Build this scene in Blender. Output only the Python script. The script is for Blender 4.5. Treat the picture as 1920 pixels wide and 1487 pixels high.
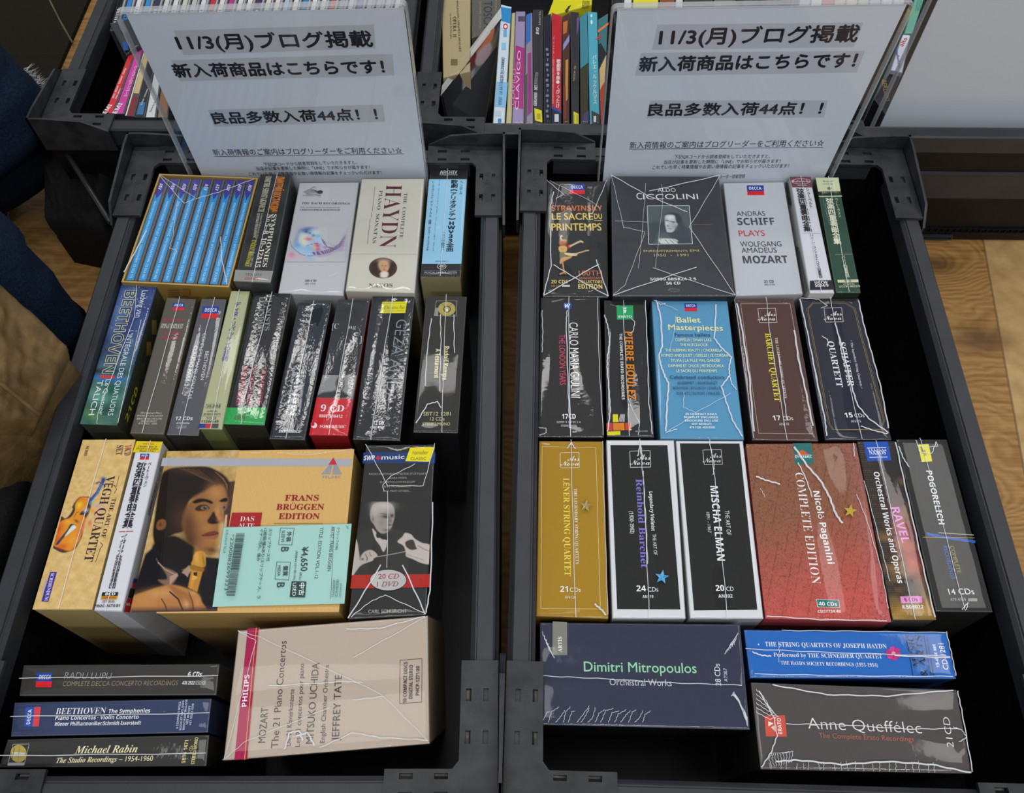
import bpy, math, random
import numpy as np
from mathutils import Matrix, Vector
for _o in list(bpy.data.objects): bpy.data.objects.remove(_o)
SC = bpy.context.scene
COL = SC.collection

# ---------------------------------------------------------------- camera
F, VX, VY = 1560.0, 1000.0, -1900.0          # focal length in pixels of the 1920x1487 frame, vanishing point of the crate sides
CAM = np.array([0.0, 0.0, 0.72])
def _n(v):
    v = np.array(v, float); return v / np.linalg.norm(v)
_Y = _n([VX-960, 743.5-VY, -F]); _X = np.array([1.0, 0, 0]); _X = _n(_X-_Y*_X.dot(_Y)); _Z = np.cross(_X, _Y)
RM = np.stack([_X, _Y, _Z])                    # camera axes -> world axes
cam = bpy.data.cameras.new('camera'); cam.sensor_width = 36; cam.sensor_fit = 'HORIZONTAL'
cam.lens = F/1920*36; cam.clip_start = 0.01; cam.clip_end = 50
cam_ob = bpy.data.objects.new('camera', cam); COL.objects.link(cam_ob)
_m = Matrix.Identity(4)
for i in range(3):
    for j in range(3): _m[i][j] = RM[i, j]
    _m[i][3] = CAM[i]
cam_ob.matrix_world = _m; SC.camera = cam_ob

# ---------------------------------------------------------------- light
EREF = 0.83                                     # how bright a white card on top of a box comes out in the picture
SC.view_settings.view_transform = 'Standard'; SC.view_settings.look = 'None'
SC.view_settings.gamma = 1; SC.view_settings.use_curve_mapping = False
SC.view_settings.exposure = 0.0
SC.cycles.transparent_max_bounces = 24; SC.cycles.max_bounces = 8
SC.cycles.sample_clamp_indirect = 4
world = bpy.data.worlds.new('shop_surroundings'); SC.world = world; world.use_nodes = True
world.node_tree.nodes['Background'].inputs[0].default_value = (0.90, 0.96, 1.06, 1)
world.node_tree.nodes['Background'].inputs[1].default_value = 0.44
def lamp(x, y, z, sx, sy, watts, col=(1, 0.98, 0.95), aim=None):
    d = bpy.data.lights.new('ceiling_or_fill_light', 'AREA'); d.shape = 'RECTANGLE'; d.size = sx; d.size_y = sy
    d.energy = watts; d.color = col
    o = bpy.data.objects.new('ceiling_or_fill_light', d); COL.objects.link(o); o.location = (x, y, z)
lamp(-0.50, 1.75, 2.35, 1.2, 0.22, 9.5)
lamp(-0.45, 0.45, 2.45, 1.2, 0.30, 5)
lamp(1.55, 1.10, 2.45, 0.30, 1.2, 6)
lamp(0.80, -0.90, 2.30, 1.2, 0.30, 17)  # assumed panel, strengthened to brighten the upright notices from the front
lamp(-0.05, -1.70, 2.20, 1.2, 0.30, 20)  # added fill light for the faces of the upright notices, not a known panel
lamp(0.75, 2.75, 2.45, 1.2, 0.30, 5)

# ---------------------------------------------------------------- helpers
def ray(p): return RM @ np.array([p[0]-960, 743.5-p[1], -F])
def at(p, z):                                   # the point at height z seen at a pixel of the photograph
    d = ray(p); return CAM+d*((z-CAM[2])/d[2])
def lin(h):
    h = h.lstrip('#'); c = np.array([int(h[i:i+2], 16)/255 for i in (0, 2, 4)])
    return np.where(c <= .04045, c/12.92, ((c+.055)/1.055)**2.4)
def C(h):                                       # card colour from its tone in the picture
    return np.clip(lin(h)/EREF, 0, .92)
def NT(name):
    m = bpy.data.materials.new(name); m.use_nodes = True; nt = m.node_tree; nt.nodes.clear()
    def N(t, **k):
        n = nt.nodes.new(t)
        for a, b in k.items(): setattr(n, a, b)
        return n
    out = N('ShaderNodeOutputMaterial')
    return m, nt, N, out
def card_material(name, rough=.5, spec=.35, bump=0.0):
    m, nt, N, out = NT(name); p = N('ShaderNodeBsdfPrincipled'); a = N('ShaderNodeAttribute'); a.attribute_name = 'Col'
    nt.links.new(a.outputs['Color'], p.inputs['Base Color']); nt.links.new(p.outputs[0], out.inputs[0])
    p.inputs['Specular IOR Level'].default_value = spec
    t = N('ShaderNodeTexNoise'); t.inputs['Scale'].default_value = 60
    r = N('ShaderNodeMapRange'); r.inputs['To Min'].default_value = rough-.06; r.inputs['To Max'].default_value = rough+.06
    g = N('ShaderNodeNewGeometry'); nt.links.new(g.outputs['Position'], t.inputs['Vector'])
    nt.links.new(t.outputs['Fac'], r.inputs['Value']); nt.links.new(r.outputs[0], p.inputs['Roughness'])
    if bump:
        b = N('ShaderNodeBump'); b.inputs['Strength'].default_value = bump; b.inputs['Distance'].default_value = .001
        t2 = N('ShaderNodeTexNoise'); t2.inputs['Scale'].default_value = 900; nt.links.new(g.outputs['Position'], t2.inputs['Vector'])
        nt.links.new(t2.outputs['Fac'], b.inputs['Height']); nt.links.new(b.outputs[0], p.inputs['Normal'])
    return m
def plain_material(name, col, rough=.45, spec=.5, bump=0.0, bscale=300, var=.25, stretch=(1, 1, 1), nscale=40):
    m, nt, N, out = NT(name); p = N('ShaderNodeBsdfPrincipled'); nt.links.new(p.outputs[0], out.inputs[0])
    g = N('ShaderNodeNewGeometry'); mp = N('ShaderNodeMapping'); mp.inputs['Scale'].default_value = stretch
    nt.links.new(g.outputs['Position'], mp.inputs['Vector'])
    t = N('ShaderNodeTexNoise'); t.inputs['Scale'].default_value = nscale; t.inputs['Detail'].default_value = 6
    nt.links.new(mp.outputs[0], t.inputs['Vector'])
    r = N('ShaderNodeValToRGB'); c = np.array(col, float)
    r.color_ramp.elements[0].position = .3; r.color_ramp.elements[1].position = .7
    r.color_ramp.elements[0].color = (*(c*(1-var)), 1); r.color_ramp.elements[1].color = (*np.clip(c*(1+var), 0, 1), 1)
    nt.links.new(t.outputs['Fac'], r.inputs[0]); nt.links.new(r.outputs[0], p.inputs['Base Color'])
    p.inputs['Roughness'].default_value = rough; p.inputs['Specular IOR Level'].default_value = spec
    if bump:
        b = N('ShaderNodeBump'); b.inputs['Strength'].default_value = bump; b.inputs['Distance'].default_value = .001
        t2 = N('ShaderNodeTexNoise'); t2.inputs['Scale'].default_value = bscale; nt.links.new(mp.outputs[0], t2.inputs['Vector'])
        nt.links.new(t2.outputs['Fac'], b.inputs['Height']); nt.links.new(b.outputs[0], p.inputs['Normal'])
    return m
def film_material(name, gain=1.6, rough=.05, bscale=120, bump=.25, haze=.0, tint=(1, 1, 1), stretch=(1, 1, 1)):
    m, nt, N, out = NT(name); tr = N('ShaderNodeBsdfTransparent'); gl = N('ShaderNodeBsdfGlossy'); mx = N('ShaderNodeMixShader')
    tr.inputs[0].default_value = (*[.985*t for t in tint], 1); gl.inputs['Roughness'].default_value = rough
    fr = N('ShaderNodeFresnel'); io = N('ShaderNodeMath', operation='MULTIPLY_ADD'); io.inputs[1].default_value = -.8333; io.inputs[2].default_value = 1.5
    gb = N('ShaderNodeNewGeometry'); nt.links.new(gb.outputs['Backfacing'], io.inputs[0]); nt.links.new(io.outputs[0], fr.inputs[0])
    ma = N('ShaderNodeMath', operation='MULTIPLY'); ma.inputs[1].default_value = gain; ma.use_clamp = True
    g = N('ShaderNodeNewGeometry'); mp = N('ShaderNodeMapping'); mp.inputs['Scale'].default_value = stretch
    nt.links.new(g.outputs['Position'], mp.inputs['Vector'])
    t = N('ShaderNodeTexNoise'); t.inputs['Scale'].default_value = bscale; t.inputs['Detail'].default_value = 3
    nt.links.new(mp.outputs[0], t.inputs['Vector'])
    b = N('ShaderNodeBump'); b.inputs['Strength'].default_value = bump; b.inputs['Distance'].default_value = .002
    nt.links.new(t.outputs['Fac'], b.inputs['Height'])
    nt.links.new(b.outputs[0], gl.inputs['Normal']); nt.links.new(b.outputs[0], fr.inputs['Normal'])
    nt.links.new(fr.outputs[0], ma.inputs[0]); nt.links.new(ma.outputs[0], mx.inputs[0])
    nt.links.new(tr.outputs[0], mx.inputs[1]); nt.links.new(gl.outputs[0], mx.inputs[2])
    if haze:
        df = N('ShaderNodeBsdfDiffuse'); df.inputs[0].default_value = (.9, .92, .95, 1)
        m2 = N('ShaderNodeMixShader'); m2.inputs[0].default_value = haze
        nt.links.new(mx.outputs[0], m2.inputs[1]); nt.links.new(df.outputs[0], m2.inputs[2]); nt.links.new(m2.outputs[0], out.inputs[0])
    else: nt.links.new(mx.outputs[0], out.inputs[0])
    return m
M_CARD = card_material('printed_card', .55, .14)
M_PAPER = card_material('sign_paper', .8, .15)
M_SLEEVE = card_material('jewel_plastic', .2, .6)
M_FILM = {'smooth': film_material('smooth_wrap', .5, .04, 60, .025),
          'wrinkle': film_material('wrinkled_wrap', .85, .045, 110, .05),
          'crinkle': film_material('crackled_wrap', 1.8, .05, 500, .10, stretch=(1, .5, 1)),
          'shrink': film_material('shrink_wrap', .8, .06, 90, .05)}
M_CREASE_GLINT = film_material('wrap_crease_glint', 3.5, .15, 200, .3, haze=.75)  # white diffuse mixed in paints the bright glints along folds and seams
M_ACRYL = film_material('clear_acrylic', .6, .02, 20, .02, tint=(.97, .98, .98))
M_ACRYL_EDGE = film_material('acrylic_edge', 2.2, .08, 30, .1, haze=.22)
M_BLACK = plain_material('black_crate_plastic', (.026, .029, .034), .42, .5, .08, 500, .15)
M_BRACK = plain_material('dusty_bracket_plastic', (.022, .024, .027), .40, .45, .06, 420, .5, nscale=70)
M_PANEL = plain_material('corrugated_black_panel', (.006, .0062, .007), .38, .22, .08, 60, .2)
M_DUST = plain_material('dusty_grey_plastic', (.20, .19, .16), .8, .1, .3, 800, .4, nscale=300)

class MB:                                       # gathers faces of ONE mesh
    def __init__(s): s.v, s.f, s.c, s.m, s.n, s.k = [], [], [], [], 0, 0
    def add(s, verts, faces, col=(.5, .5, .5), mat=0):
        verts = np.asarray(verts, float).reshape(-1, 3); col = np.asarray(col, float)
        if col.ndim == 1: col = np.tile(col, (len(verts), 1))
        s.v.append(verts); s.c.append(col)
        for f in faces: s.f.append(tuple(i+s.n for i in f)); s.m.append(mat)
        s.n += len(verts)
    def build(s, name, mats, parent=None, smooth=False, origin=None):
        V = np.concatenate(s.v); o0 = np.array(origin if origin is not None else (parent.location if parent is not None else (0, 0, 0)), float)
        if parent is not None and parent.parent is not None: o0 = o0+np.array(parent.parent.location)
        me = bpy.data.meshes.new(name); me.from_pydata((V-o0).tolist(), [], s.f)
        for m in (mats if isinstance(mats, (list, tuple)) else [mats]): me.materials.append(m)
        me.polygons.foreach_set('material_index', s.m)
        if smooth: me.polygons.foreach_set('use_smooth', [True]*len(s.f))
        a = me.color_attributes.new('Col', 'FLOAT_COLOR', 'POINT')
        c = np.ones((len(V), 4)); c[:, :3] = np.concatenate(s.c); a.data.foreach_set('color', c.ravel())
        me.update()
        o = bpy.data.objects.new(name, me); COL.objects.link(o)
        if parent is not None: o.parent = parent
        elif origin is not None: o.location = origin
        return o
def tag(o, label=None, cat=None, group=None, kind=None):
    for k, v in (('label', label), ('category', cat), ('group', group), ('kind', kind)):
        if v: o[k] = v
    return o
def thing(name, loc, label, cat, group=None):
    o = bpy.data.objects.new(name, None); o.empty_display_size = .02; COL.objects.link(o); o.location = loc
    return tag(o, label, cat, group)
def prism(mb, top, bot, col, mat=0, side=None):  # closed solid between two loops
    n = len(top); V = np.concatenate([top, bot])
    mb.add(V, [tuple(range(n))], col, mat)
    mb.add(V, [tuple(range(2*n-1, n-1, -1))]+[(i, n+i, n+(i+1) % n, (i+1) % n) for i in range(n)], col if side is None else side, mat)
def boxm(mb, x0, x1, y0, y1, z0, z1, col=(.5, .5, .5), mat=0, R=None):
    P = np.array([(x0, y0), (x1, y0), (x1, y1), (x0, y1)])
    T = np.c_[P, np.full(4, z1)]; B = np.c_[P, np.full(4, z0)]
    if R is not None: T, B = R(T), R(B)
    prism(mb, T, B, col, mat)

# ---- lettering
def _rng(base, a): return {chr(ord(a)+i): chr(base+i) for i in range(26)}
_ST = {'b': {**_rng(0x1D5D4, 'A'), **_rng(0x1D5EE, 'a'), **{str(i): chr(0x1D7EC+i) for i in range(10)}},
       's': {**_rng(0x1D400, 'A'), **_rng(0x1D41A, 'a'), **{str(i): chr(0x1D7CE+i) for i in range(10)}},
       'i': {**_rng(0x1D434, 'A'), **_rng(0x1D44E, 'a'), 'h': '\u210e'},
       'j': {**_rng(0x1D468, 'A'), **_rng(0x1D482, 'a')},
       'c': {**_rng(0x1D4D0, 'A'), **_rng(0x1D4EA, 'a')},
       'o': {**_rng(0x1D63C, 'A'), **_rng(0x1D656, 'a'), **{str(i): chr(0x1D7EC+i) for i in range(10)}}}
_GC = {}
def glyphs(s, st, off=0.0, sp=1.0):
    key = (s, st, off, sp)
    if key not in _GC:
        t = ''.join(_ST.get(st, {}).get(ch, ch) for ch in s)
        c = bpy.data.curves.new('lettering', 'FONT'); c.body = t; c.resolution_u = 3; c.offset = off; c.space_character = sp
        o = bpy.data.objects.new('lettering', c); m = o.to_mesh()
        V = np.array([v.co[:2] for v in m.vertices]).reshape(-1, 2); P = [tuple(p.vertices) for p in m.polygons]
        o.to_mesh_clear(); bpy.data.objects.remove(o); bpy.data.curves.remove(c); _GC[key] = (V, P)
    return _GC[key]
_CAP = {}
def cap(st, s):
    cj = any(ord(ch) > 0x2fff for ch in s); k = 'cj' if cj else st
    if k not in _CAP:
        V, _ = glyphs('国' if cj else 'H', '' if cj else st); _CAP[k] = (V[:, 1].min() if cj else 0.0, V[:, 1].max())
    return _CAP[k]

class Face:                                      # a flat face of a thing; pictures and lettering lie on it
    def __init__(s, p0, n): s.p0 = np.asarray(p0, float); s.n = _n(n)
    def P(s, px, lift=0):
        d = ray(px); p0 = s.p0+s.n*lift
        return CAM+d*((p0-CAM).dot(s.n)/d.dot(s.n))
class Ink:
    def __init__(s, mb, face, Z=(0, 0, 1), mat=0): s.mb, s.f, s.Z, s.mat = mb, face, Z, mat
    def px(s, p): return (s.Z[0]+p[0]/s.Z[2], s.Z[1]+p[1]/s.Z[2])
    def w(s, p, lift=0): return s.f.P(s.px(p), lift)
    def lift(s): s.mb.k += 1; return .00012+.00003*s.mb.k
    def R(s, pts, col, mat=None):
        l = s.lift(); V = [s.w(p)+s.f.n*l for p in pts]; s.mb.add(V, [tuple(range(len(pts)))], C(col) if isinstance(col, str) else col, s.mat if mat is None else mat)
    def B(s, x0, y0, x1, y1, col): s.R([(x0, y0), (x1, y0), (x1, y1), (x0, y1)], col)
    def E(s, c, rx, ry, col, n=28, a0=0):
        s.R([(c[0]+rx*math.cos(a0+2*math.pi*i/n), c[1]+ry*math.sin(a0+2*math.pi*i/n)) for i in range(n)], col)
    def L(s, pts, wd, col, close=False):
        if close: pts = list(pts)+[pts[0]]
        l = s.lift()
        for a, b in zip(pts[:-1], pts[1:]):
            A, B = s.w(a), s.w(b); d = _n(B-A); u = np.cross(s.f.n, d)
            k = np.linalg.norm(s.w((a[0]+10, a[1]))-A)/10*wd/2; A, B = A-d*k*.8, B+d*k*.8
            s.mb.add([A-u*k+s.f.n*l, B-u*k+s.f.n*l, B+u*k+s.f.n*l, A+u*k+s.f.n*l], [(0, 1, 2, 3)], C(col), s.mat)
    def star(s, c, r, col):
        s.R([(c[0]+(r if i % 2 == 0 else r*.42)*math.sin(math.pi*i/5+.1), c[1]-(r if i % 2 == 0 else r*.42)*math.cos(math.pi*i/5+.1)) for i in range(10)], col)
    def T(s, A, B, h, t, col, st='', k=0.0, off=0.0, sh=0.0, rotate=0):
        V, P = glyphs(t, st, off)
        if not len(V): return
        x0, x1 = V[:, 0].min(), V[:, 0].max(); y0, y1 = cap(st, t)
        if y0 < 0: base = y0
        else: base = 0.0
        a, b = s.w(A), s.w(B); d = b-a; W = np.linalg.norm(d); d = d/W; u = np.cross(s.f.n, d)
        # picture length of one unit of world height at the start of the line
        q0 = np.array(_proj(a)); q1 = np.array(_proj(a+u*.001)); hm = h/s.Z[2]/(np.linalg.norm(q1-q0)/.001)
        sx = W/max(x1-x0, 1e-6); sy = hm/(y1-base); l = s.lift()
        X = (V[:, 0]-x0)*sx; Y = (V[:, 1]-base)*sy; X = X+Y*sh
        Q = a+np.outer(X, d)+np.outer(Y, u)+s.f.n*l; c = C(col)
        s.mb.add(Q, P, c, s.mat)
        if k:
            e = k*hm
            for j, (dx, dy) in enumerate(((e, 0), (-e, 0), (0, e), (0, -e))): s.mb.add(Q+d*dx+u*dy+s.f.n*(.000012*(j+1)), P, c, s.mat)
            s.mb.k += 2
    def V(s, A, B, wd, t, col, k=0.0):           # upright characters stacked downwards from A to B
        n = len(t); a, b = s.w(A), s.w(B); dn = (b-a)/n; step = np.linalg.norm(dn); dn = dn/step; up = -dn; d = np.cross(up, s.f.n)
        q0 = np.array(_proj(a)); q1 = np.array(_proj(a+d*.001)); wm = wd/s.Z[2]/(np.linalg.norm(q1-q0)/.001); l = s.lift(); c = C(col)
        y0, y1 = cap('', '国'); em = y1-y0
        for i, ch in enumerate(t):
            if ch == ' ': continue
            V, P = glyphs(ch, 'b' if ord(ch) < 128 else '')
            if not len(V): continue
            cx = (V[:, 0].max()+V[:, 0].min())/2 if ch not in 'ュャョッィェァォ・' else .5*em; cy = (y0+y1)/2 if ord(ch) > 127 else (V[:, 1].max()+V[:, 1].min())/2
            X, Y = (V[:, 0]-cx)/em, (V[:, 1]-cy)/em
            if ch in 'ー～〈〉《》（）()：': X, Y = Y, -X
            if ch == 'ー': X = -X
            cen = a+dn*step*(i+.5)
            Q = cen+np.outer(X*wm, d)+np.outer(Y*step*.94, up)+s.f.n*l
            s.mb.add(Q, P, c, s.mat)
            if k:
                e = k*wm
                for j, (dx, dy) in enumerate(((e, 0), (-e, 0), (0, e), (0, -e))): s.mb.add(Q+d*dx+up*dy+s.f.n*(.000012*(j+1)), P, c, s.mat)
        if k: s.mb.k += 2
    def I(s, q, fn, step=1.3):                   # a printed picture: fn(points in zoom coordinates) -> linear colours
        q = np.array(q, float); nu = max(2, int(max(np.linalg.norm(q[1]-q[0]), np.linalg.norm(q[2]-q[3]))/s.Z[2]/step)); nv = max(2, int(max(np.linalg.norm(q[3]-q[0]), np.linalg.norm(q[2]-q[1]))/s.Z[2]/step))
        uu, vv = np.meshgrid(np.linspace(0, 1, nu), np.linspace(0, 1, nv)); uu, vv = uu.ravel()[:, None], vv.ravel()[:, None]
        Pz = (q[0]*(1-uu)+q[1]*uu)*(1-vv)+(q[3]*(1-uu)+q[2]*uu)*vv
        l = s.lift(); W = np.array([s.w(p)+s.f.n*l for p in Pz])
        fs = [(j*nu+i, j*nu+i+1, (j+1)*nu+i+1, (j+1)*nu+i) for j in range(nv-1) for i in range(nu-1)]
        s.mb.add(W, fs, np.clip(fn(Pz), 0, .92), s.mat)
    def label(s, x0, y0, x1, y1, skew=0, top='#1d3f97', bot='#d2202c', fr=.6, t='DECCA'):   # two-tone record label
        ym = y0+(y1-y0)*fr
        s.R([(x0, y0), (x1, y0), (x1+skew*fr, ym), (x0+skew*fr, ym)], top); s.R([(x0+skew*fr, ym), (x1+skew*fr, ym), (x1+skew, y1), (x0+skew, y1)], bot)
        hh = (ym-y0); s.T((x0+(x1-x0)*.14+skew*.3, y0+hh*.75), (x1-(x1-x0)*.12+skew*.3, y0+hh*.75), hh*.5, t, '#f0f0f4', 'b')
def _proj(w):
    c = RM.T@(np.asarray(w, float)-CAM); return (960+F*c[0]/-c[2], 743.5-F*c[1]/-c[2])

# ---- printed pictures
def smooth(poly, n=5):
    p = np.array(poly, float); out = []
    for i in range(len(p)):
        p0, p1, p2, p3 = p[i-1], p[i], p[(i+1) % len(p)], p[(i+2) % len(p)]
        for t in np.linspace(0, 1, n, endpoint=False):
            out.append(.5*(2*p1+(p2-p0)*t+(2*p0-5*p1+4*p2-p3)*t*t+(3*p1-p0-3*p2+p3)*t**3))
    return np.array(out)
def sdist(P, poly):
    a = np.asarray(poly, float); b = np.roll(a, -1, 0); ins = np.zeros(len(P), bool); dm = np.full(len(P), 1e9)
    for (x0, y0), (x1, y1) in zip(a, b):
        c = ((y0 > P[:, 1]) != (y1 > P[:, 1])); dy = (y1-y0) if y1 != y0 else 1e-9
        ins ^= c & (P[:, 0] < (x1-x0)*(P[:, 1]-y0)/dy+x0)
        e = np.array([x1-x0, y1-y0]); L = max(e.dot(e), 1e-9); t = np.clip(((P-np.array([x0, y0])) @ e)/L, 0, 1)
        dm = np.minimum(dm, np.hypot(P[:, 0]-x0-t*e[0], P[:, 1]-y0-t*e[1]))
    return np.where(ins, dm, -dm)
def paint(layers, base):
    def fn(P):
        col = np.tile(C(base), (len(P), 1)) if isinstance(base, str) else base(P)
        for L in layers:
            k = L[0]; c = C(L[-1]) if isinstance(L[-1], str) else L[-1]
            if k == 'p': a = np.clip(sdist(P, L[1])/L[2]*.5+.5, 0, 1)
            elif k == 's': a = np.clip(sdist(P, smooth(L[1]))/L[2]*.5+.5, 0, 1)
            elif k == 'b':
                (cx, cy), (rx, ry), ang, al = L[1:5]; ca, sa = math.cos(ang), math.sin(ang); dx, dy = P[:, 0]-cx, P[:, 1]-cy
                a = al*np.exp(-(((dx*ca+dy*sa)/rx)**2+((-dx*sa+dy*ca)/ry)**2))
            elif k == 'l':
                pts = np.array(L[1], float); d = np.full(len(P), 1e9)
                for q0, q1 in zip(pts[:-1], pts[1:]):
                    e = q1-q0; t = np.clip(((P-q0) @ e)/max(e.dot(e), 1e-9), 0, 1); d = np.minimum(d, np.hypot(*(P-q0-t[:, None]*e).T))
                a = np.clip((L[2]/2-d)/(L[2]*.35)+.5, 0, 1)
            a = a[:, None]; col = col*(1-a)+c*a
        return col
    return fn
def wnoise(P, sc, seed, oct=4):
    r = np.random.RandomState(seed); v = np.zeros(len(P)); am = 1.0; tot = 0
    for o in range(oct):
        for _ in range(5):
            th = r.uniform(0, 6.28); k = 2*math.pi/sc*(2**o)*r.uniform(.6, 1.4)
            v += am*np.sin(P[:, 0]*k*math.cos(th)+P[:, 1]*k*math.sin(th)+r.uniform(0, 6.28)); tot += am*.5
        am *= .55
    return v/tot

# ---- clear wrap round a box
def wrap(parent, top, bot, kind='smooth', seed=0, amp=.0004, seams=(), ink=None, name='plastic_wrap', r=.0030, gap=.0010):
    top = np.array(top, float); bot = np.array(bot, float); cen = top.mean(0); rs = np.random.RandomState(seed+7)
    nrm = _n(np.cross(top[1]-top[0], top[3]-top[0])); nrm = nrm if nrm[2] > 0 else -nrm
    Lu = np.linalg.norm(top[1]-top[0]); Lv = np.linalg.norm(top[3]-top[0])
    def pars(L, n):
        e = r/L*np.array([0, .12, .3, .55, 1.0]); return np.concatenate([e, np.linspace(r/L, 1-r/L, n)[1:-1], 1-e[::-1]])
    us, vs = pars(Lu, int(np.clip(Lu/.0028, 8, 34))), pars(Lv, int(np.clip(Lv/.0028, 8, 44)))
    uu, vv = np.meshgrid(us, vs); ex = .0006
    e0 = _n(top[1]-top[0]); e1 = _n(top[3]-top[0])
    t = top+ex*np.array([-e0-e1, e0-e1, e0+e1, -e0+e1])
    P = ((1-uu)*(1-vv))[..., None]*t[0]+(uu*(1-vv))[..., None]*t[1]+(uu*vv)[..., None]*t[2]+((1-uu)*vv)[..., None]*t[3]
    d = np.minimum(np.minimum(uu, 1-uu)*Lu, np.minimum(vv, 1-vv)*Lv); dd = np.clip(d, 0, r)
    h = gap+r*.55*(np.sqrt(np.clip(r*r-(r-dd)**2, 0, None))/r-1)
    long_v = Lv >= Lu; x, y = (uu*Lu, vv*Lv) if long_v else (vv*Lv, uu*Lu); z = np.zeros_like(uu)
    for _ in range(5):
        fx = rs.uniform(14, 48); fy = rs.uniform(-3.5, 3.5); z += np.sin(2*math.pi*(fx*x+fy*y)+rs.uniform(0, 6.28))*(30/fx)*.42
    for _ in range(3):
        fx = rs.uniform(-10, 10); fy = rs.uniform(5, 16); z += np.sin(2*math.pi*(fx*x+fy*y)+rs.uniform(0, 6.28))*.22
    if kind == 'crinkle':
        for _ in range(6):
            fx = rs.uniform(50, 130); fy = rs.uniform(-10, 10); z += np.sin(2*math.pi*(fx*x+fy*y)+rs.uniform(0, 6.28))*(30/fx)*.35
    h = h+amp*z*np.clip(d/.008, 0, 1)
    h = np.maximum(h, -r*.55+gap)
    V = (P+h[..., None]*nrm).reshape(-1, 3); nu, nv = len(us), len(vs); mb = MB()
    mb.add(V, [(j*nu+i, j*nu+i+1, (j+1)*nu+i+1, (j+1)*nu+i) for j in range(nv-1) for i in range(nu-1)])
    ring = [i for i in range(nu)]+[j*nu+nu-1 for j in range(1, nv)]+[(nv-1)*nu+i for i in range(nu-2, -1, -1)]+[j*nu for j in range(nv-2, 0, -1)]
    top_r = V[ring]; sh = (bot-top).mean(0)*.985; k = len(ring); rows = [top_r]
    for q in (.06, .3, .65, 1.0):
        o = top_r-cen; wob = .0004*np.sin(np.arange(k)*.7+q*9+seed) if q < 1 else 0
        rows.append(top_r+sh*q+np.outer(np.ones(k)*.0003+wob, [0, 0, 1]))
    R = np.concatenate(rows)
    mb.add(R, [(a*k+i, (a+1)*k+i, (a+1)*k+(i+1) % k, a*k+(i+1) % k) for a in range(4) for i in range(k)])
    if ink is not None:
        for sm in seams:
            wd = .00026; pts = sm
            if len(sm) == 2 and isinstance(sm[1], (int, float)): pts, wd = sm[0], sm[1]*.00052
            pw = [ink.w(p)+nrm*(gap+.0005) for p in pts]; q = []
            for a, b in zip(pw[:-1], pw[1:]): q += [a+(b-a)*s_ for s_ in np.linspace(0, 1, 9)[:-1]]
            q = np.array(q+[pw[-1]]); tn = np.gradient(q, axis=0); sd = np.cross(nrm, tn); sd /= np.linalg.norm(sd, axis=1)[:, None]+1e-9
            q = q+sd*(.00025*np.sin(np.arange(len(q))*1.7+seed))[:, None]
            a_ = [q-sd*wd, q-sd*wd*.4+nrm*wd*.8, q+sd*wd*.4+nrm*wd*.8, q+sd*wd]; n = len(q)
            mb.add(np.concatenate(a_), [(c*n+i, c*n+i+1, (c+1)*n+i+1, (c+1)*n+i) for c in range(3) for i in range(n-1)], (.8, .8, .8), 1)
    return mb.build(name, [M_FILM[kind], M_CREASE_GLINT], parent, smooth=True)

class Box: pass
_seed = [0]
def cd_box(q, Z, col, label, draw=None, side=None, z=.14, floor=.0088, lean=(0, 0), film='smooth', amp=.0004, seams=(), name='cd_box_set',
           cat='CD box set', group=None, inset=.0005, body='slipcase', px=True, topcol=None, bottom=None):
    _seed[0] += 1
    zs = z if isinstance(z, (list, tuple)) else [z]*4
    T = np.array([at((Z[0]+p[0]/Z[2], Z[1]+p[1]/Z[2]) if not px else p, zz) for p, zz in zip(q, zs)])
    c = T.mean(0); T = T-_inset(T, inset)
    B = T.copy(); B[:, 2] = floor if bottom is None else bottom
    B[:, 0] += lean[0]; B[:, 1] += lean[1]
    root = thing(name, (float(B[:, 0].mean()), float(B[:, 1].mean()), float(B[0, 2])), label, cat, group)
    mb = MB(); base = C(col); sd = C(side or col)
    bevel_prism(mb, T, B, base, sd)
    b = Box(); b.root = root; b.mb = mb; b.T, b.B = T, B
    n = _n(np.cross(T[1]-T[0], T[3]-T[0])); n = n if n[2] > 0 else -n
    b.top = Ink(mb, Face(c+n*.0, n), Z)
    def sf(i, j): m = np.cross(T[j]-T[i], B[i]-T[i]); m = m if m.dot(T[i]-c) > 0 else -m; return Ink(mb, Face(T[i], m), Z)
    b.right = sf(1, 2); b.left = sf(3, 0); b.front = sf(2, 3); b.extra = []
    if draw: draw(b.top, b)
    b.body = mb.build(body, [M_CARD], root)
    if film: wrap(root, T, B, film, _seed[0], amp, seams, b.top)
    return b
def _inset(T, e):
    out = np.zeros_like(T)
    for i in range(4):
        out[i] = -(_n(T[(i+1) % 4]-T[i])+_n(T[i-1]-T[i]))*e
    return out
def bevel_prism(mb, T, B, col, side, e=.0006):
    n = _n(np.cross(T[1]-T[0], T[3]-T[0])); n = n if n[2] > 0 else -n
    Ti = T-_inset(T, e); To = T-n*e
    mb.add(Ti, [(0, 1, 2, 3)], col)
    edge = np.clip(np.asarray(col)*.75+.08, 0, .9)
    V = np.concatenate([Ti, To]); mb.add(V, [(i, 4+i, 4+(i+1) % 4, (i+1) % 4) for i in range(4)], edge)
    V = np.concatenate([To, B]); mb.add(V, [(i, 4+i, 4+(i+1) % 4, (i+1) % 4) for i in range(4)]+[(7, 6, 5, 4)], side)
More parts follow.
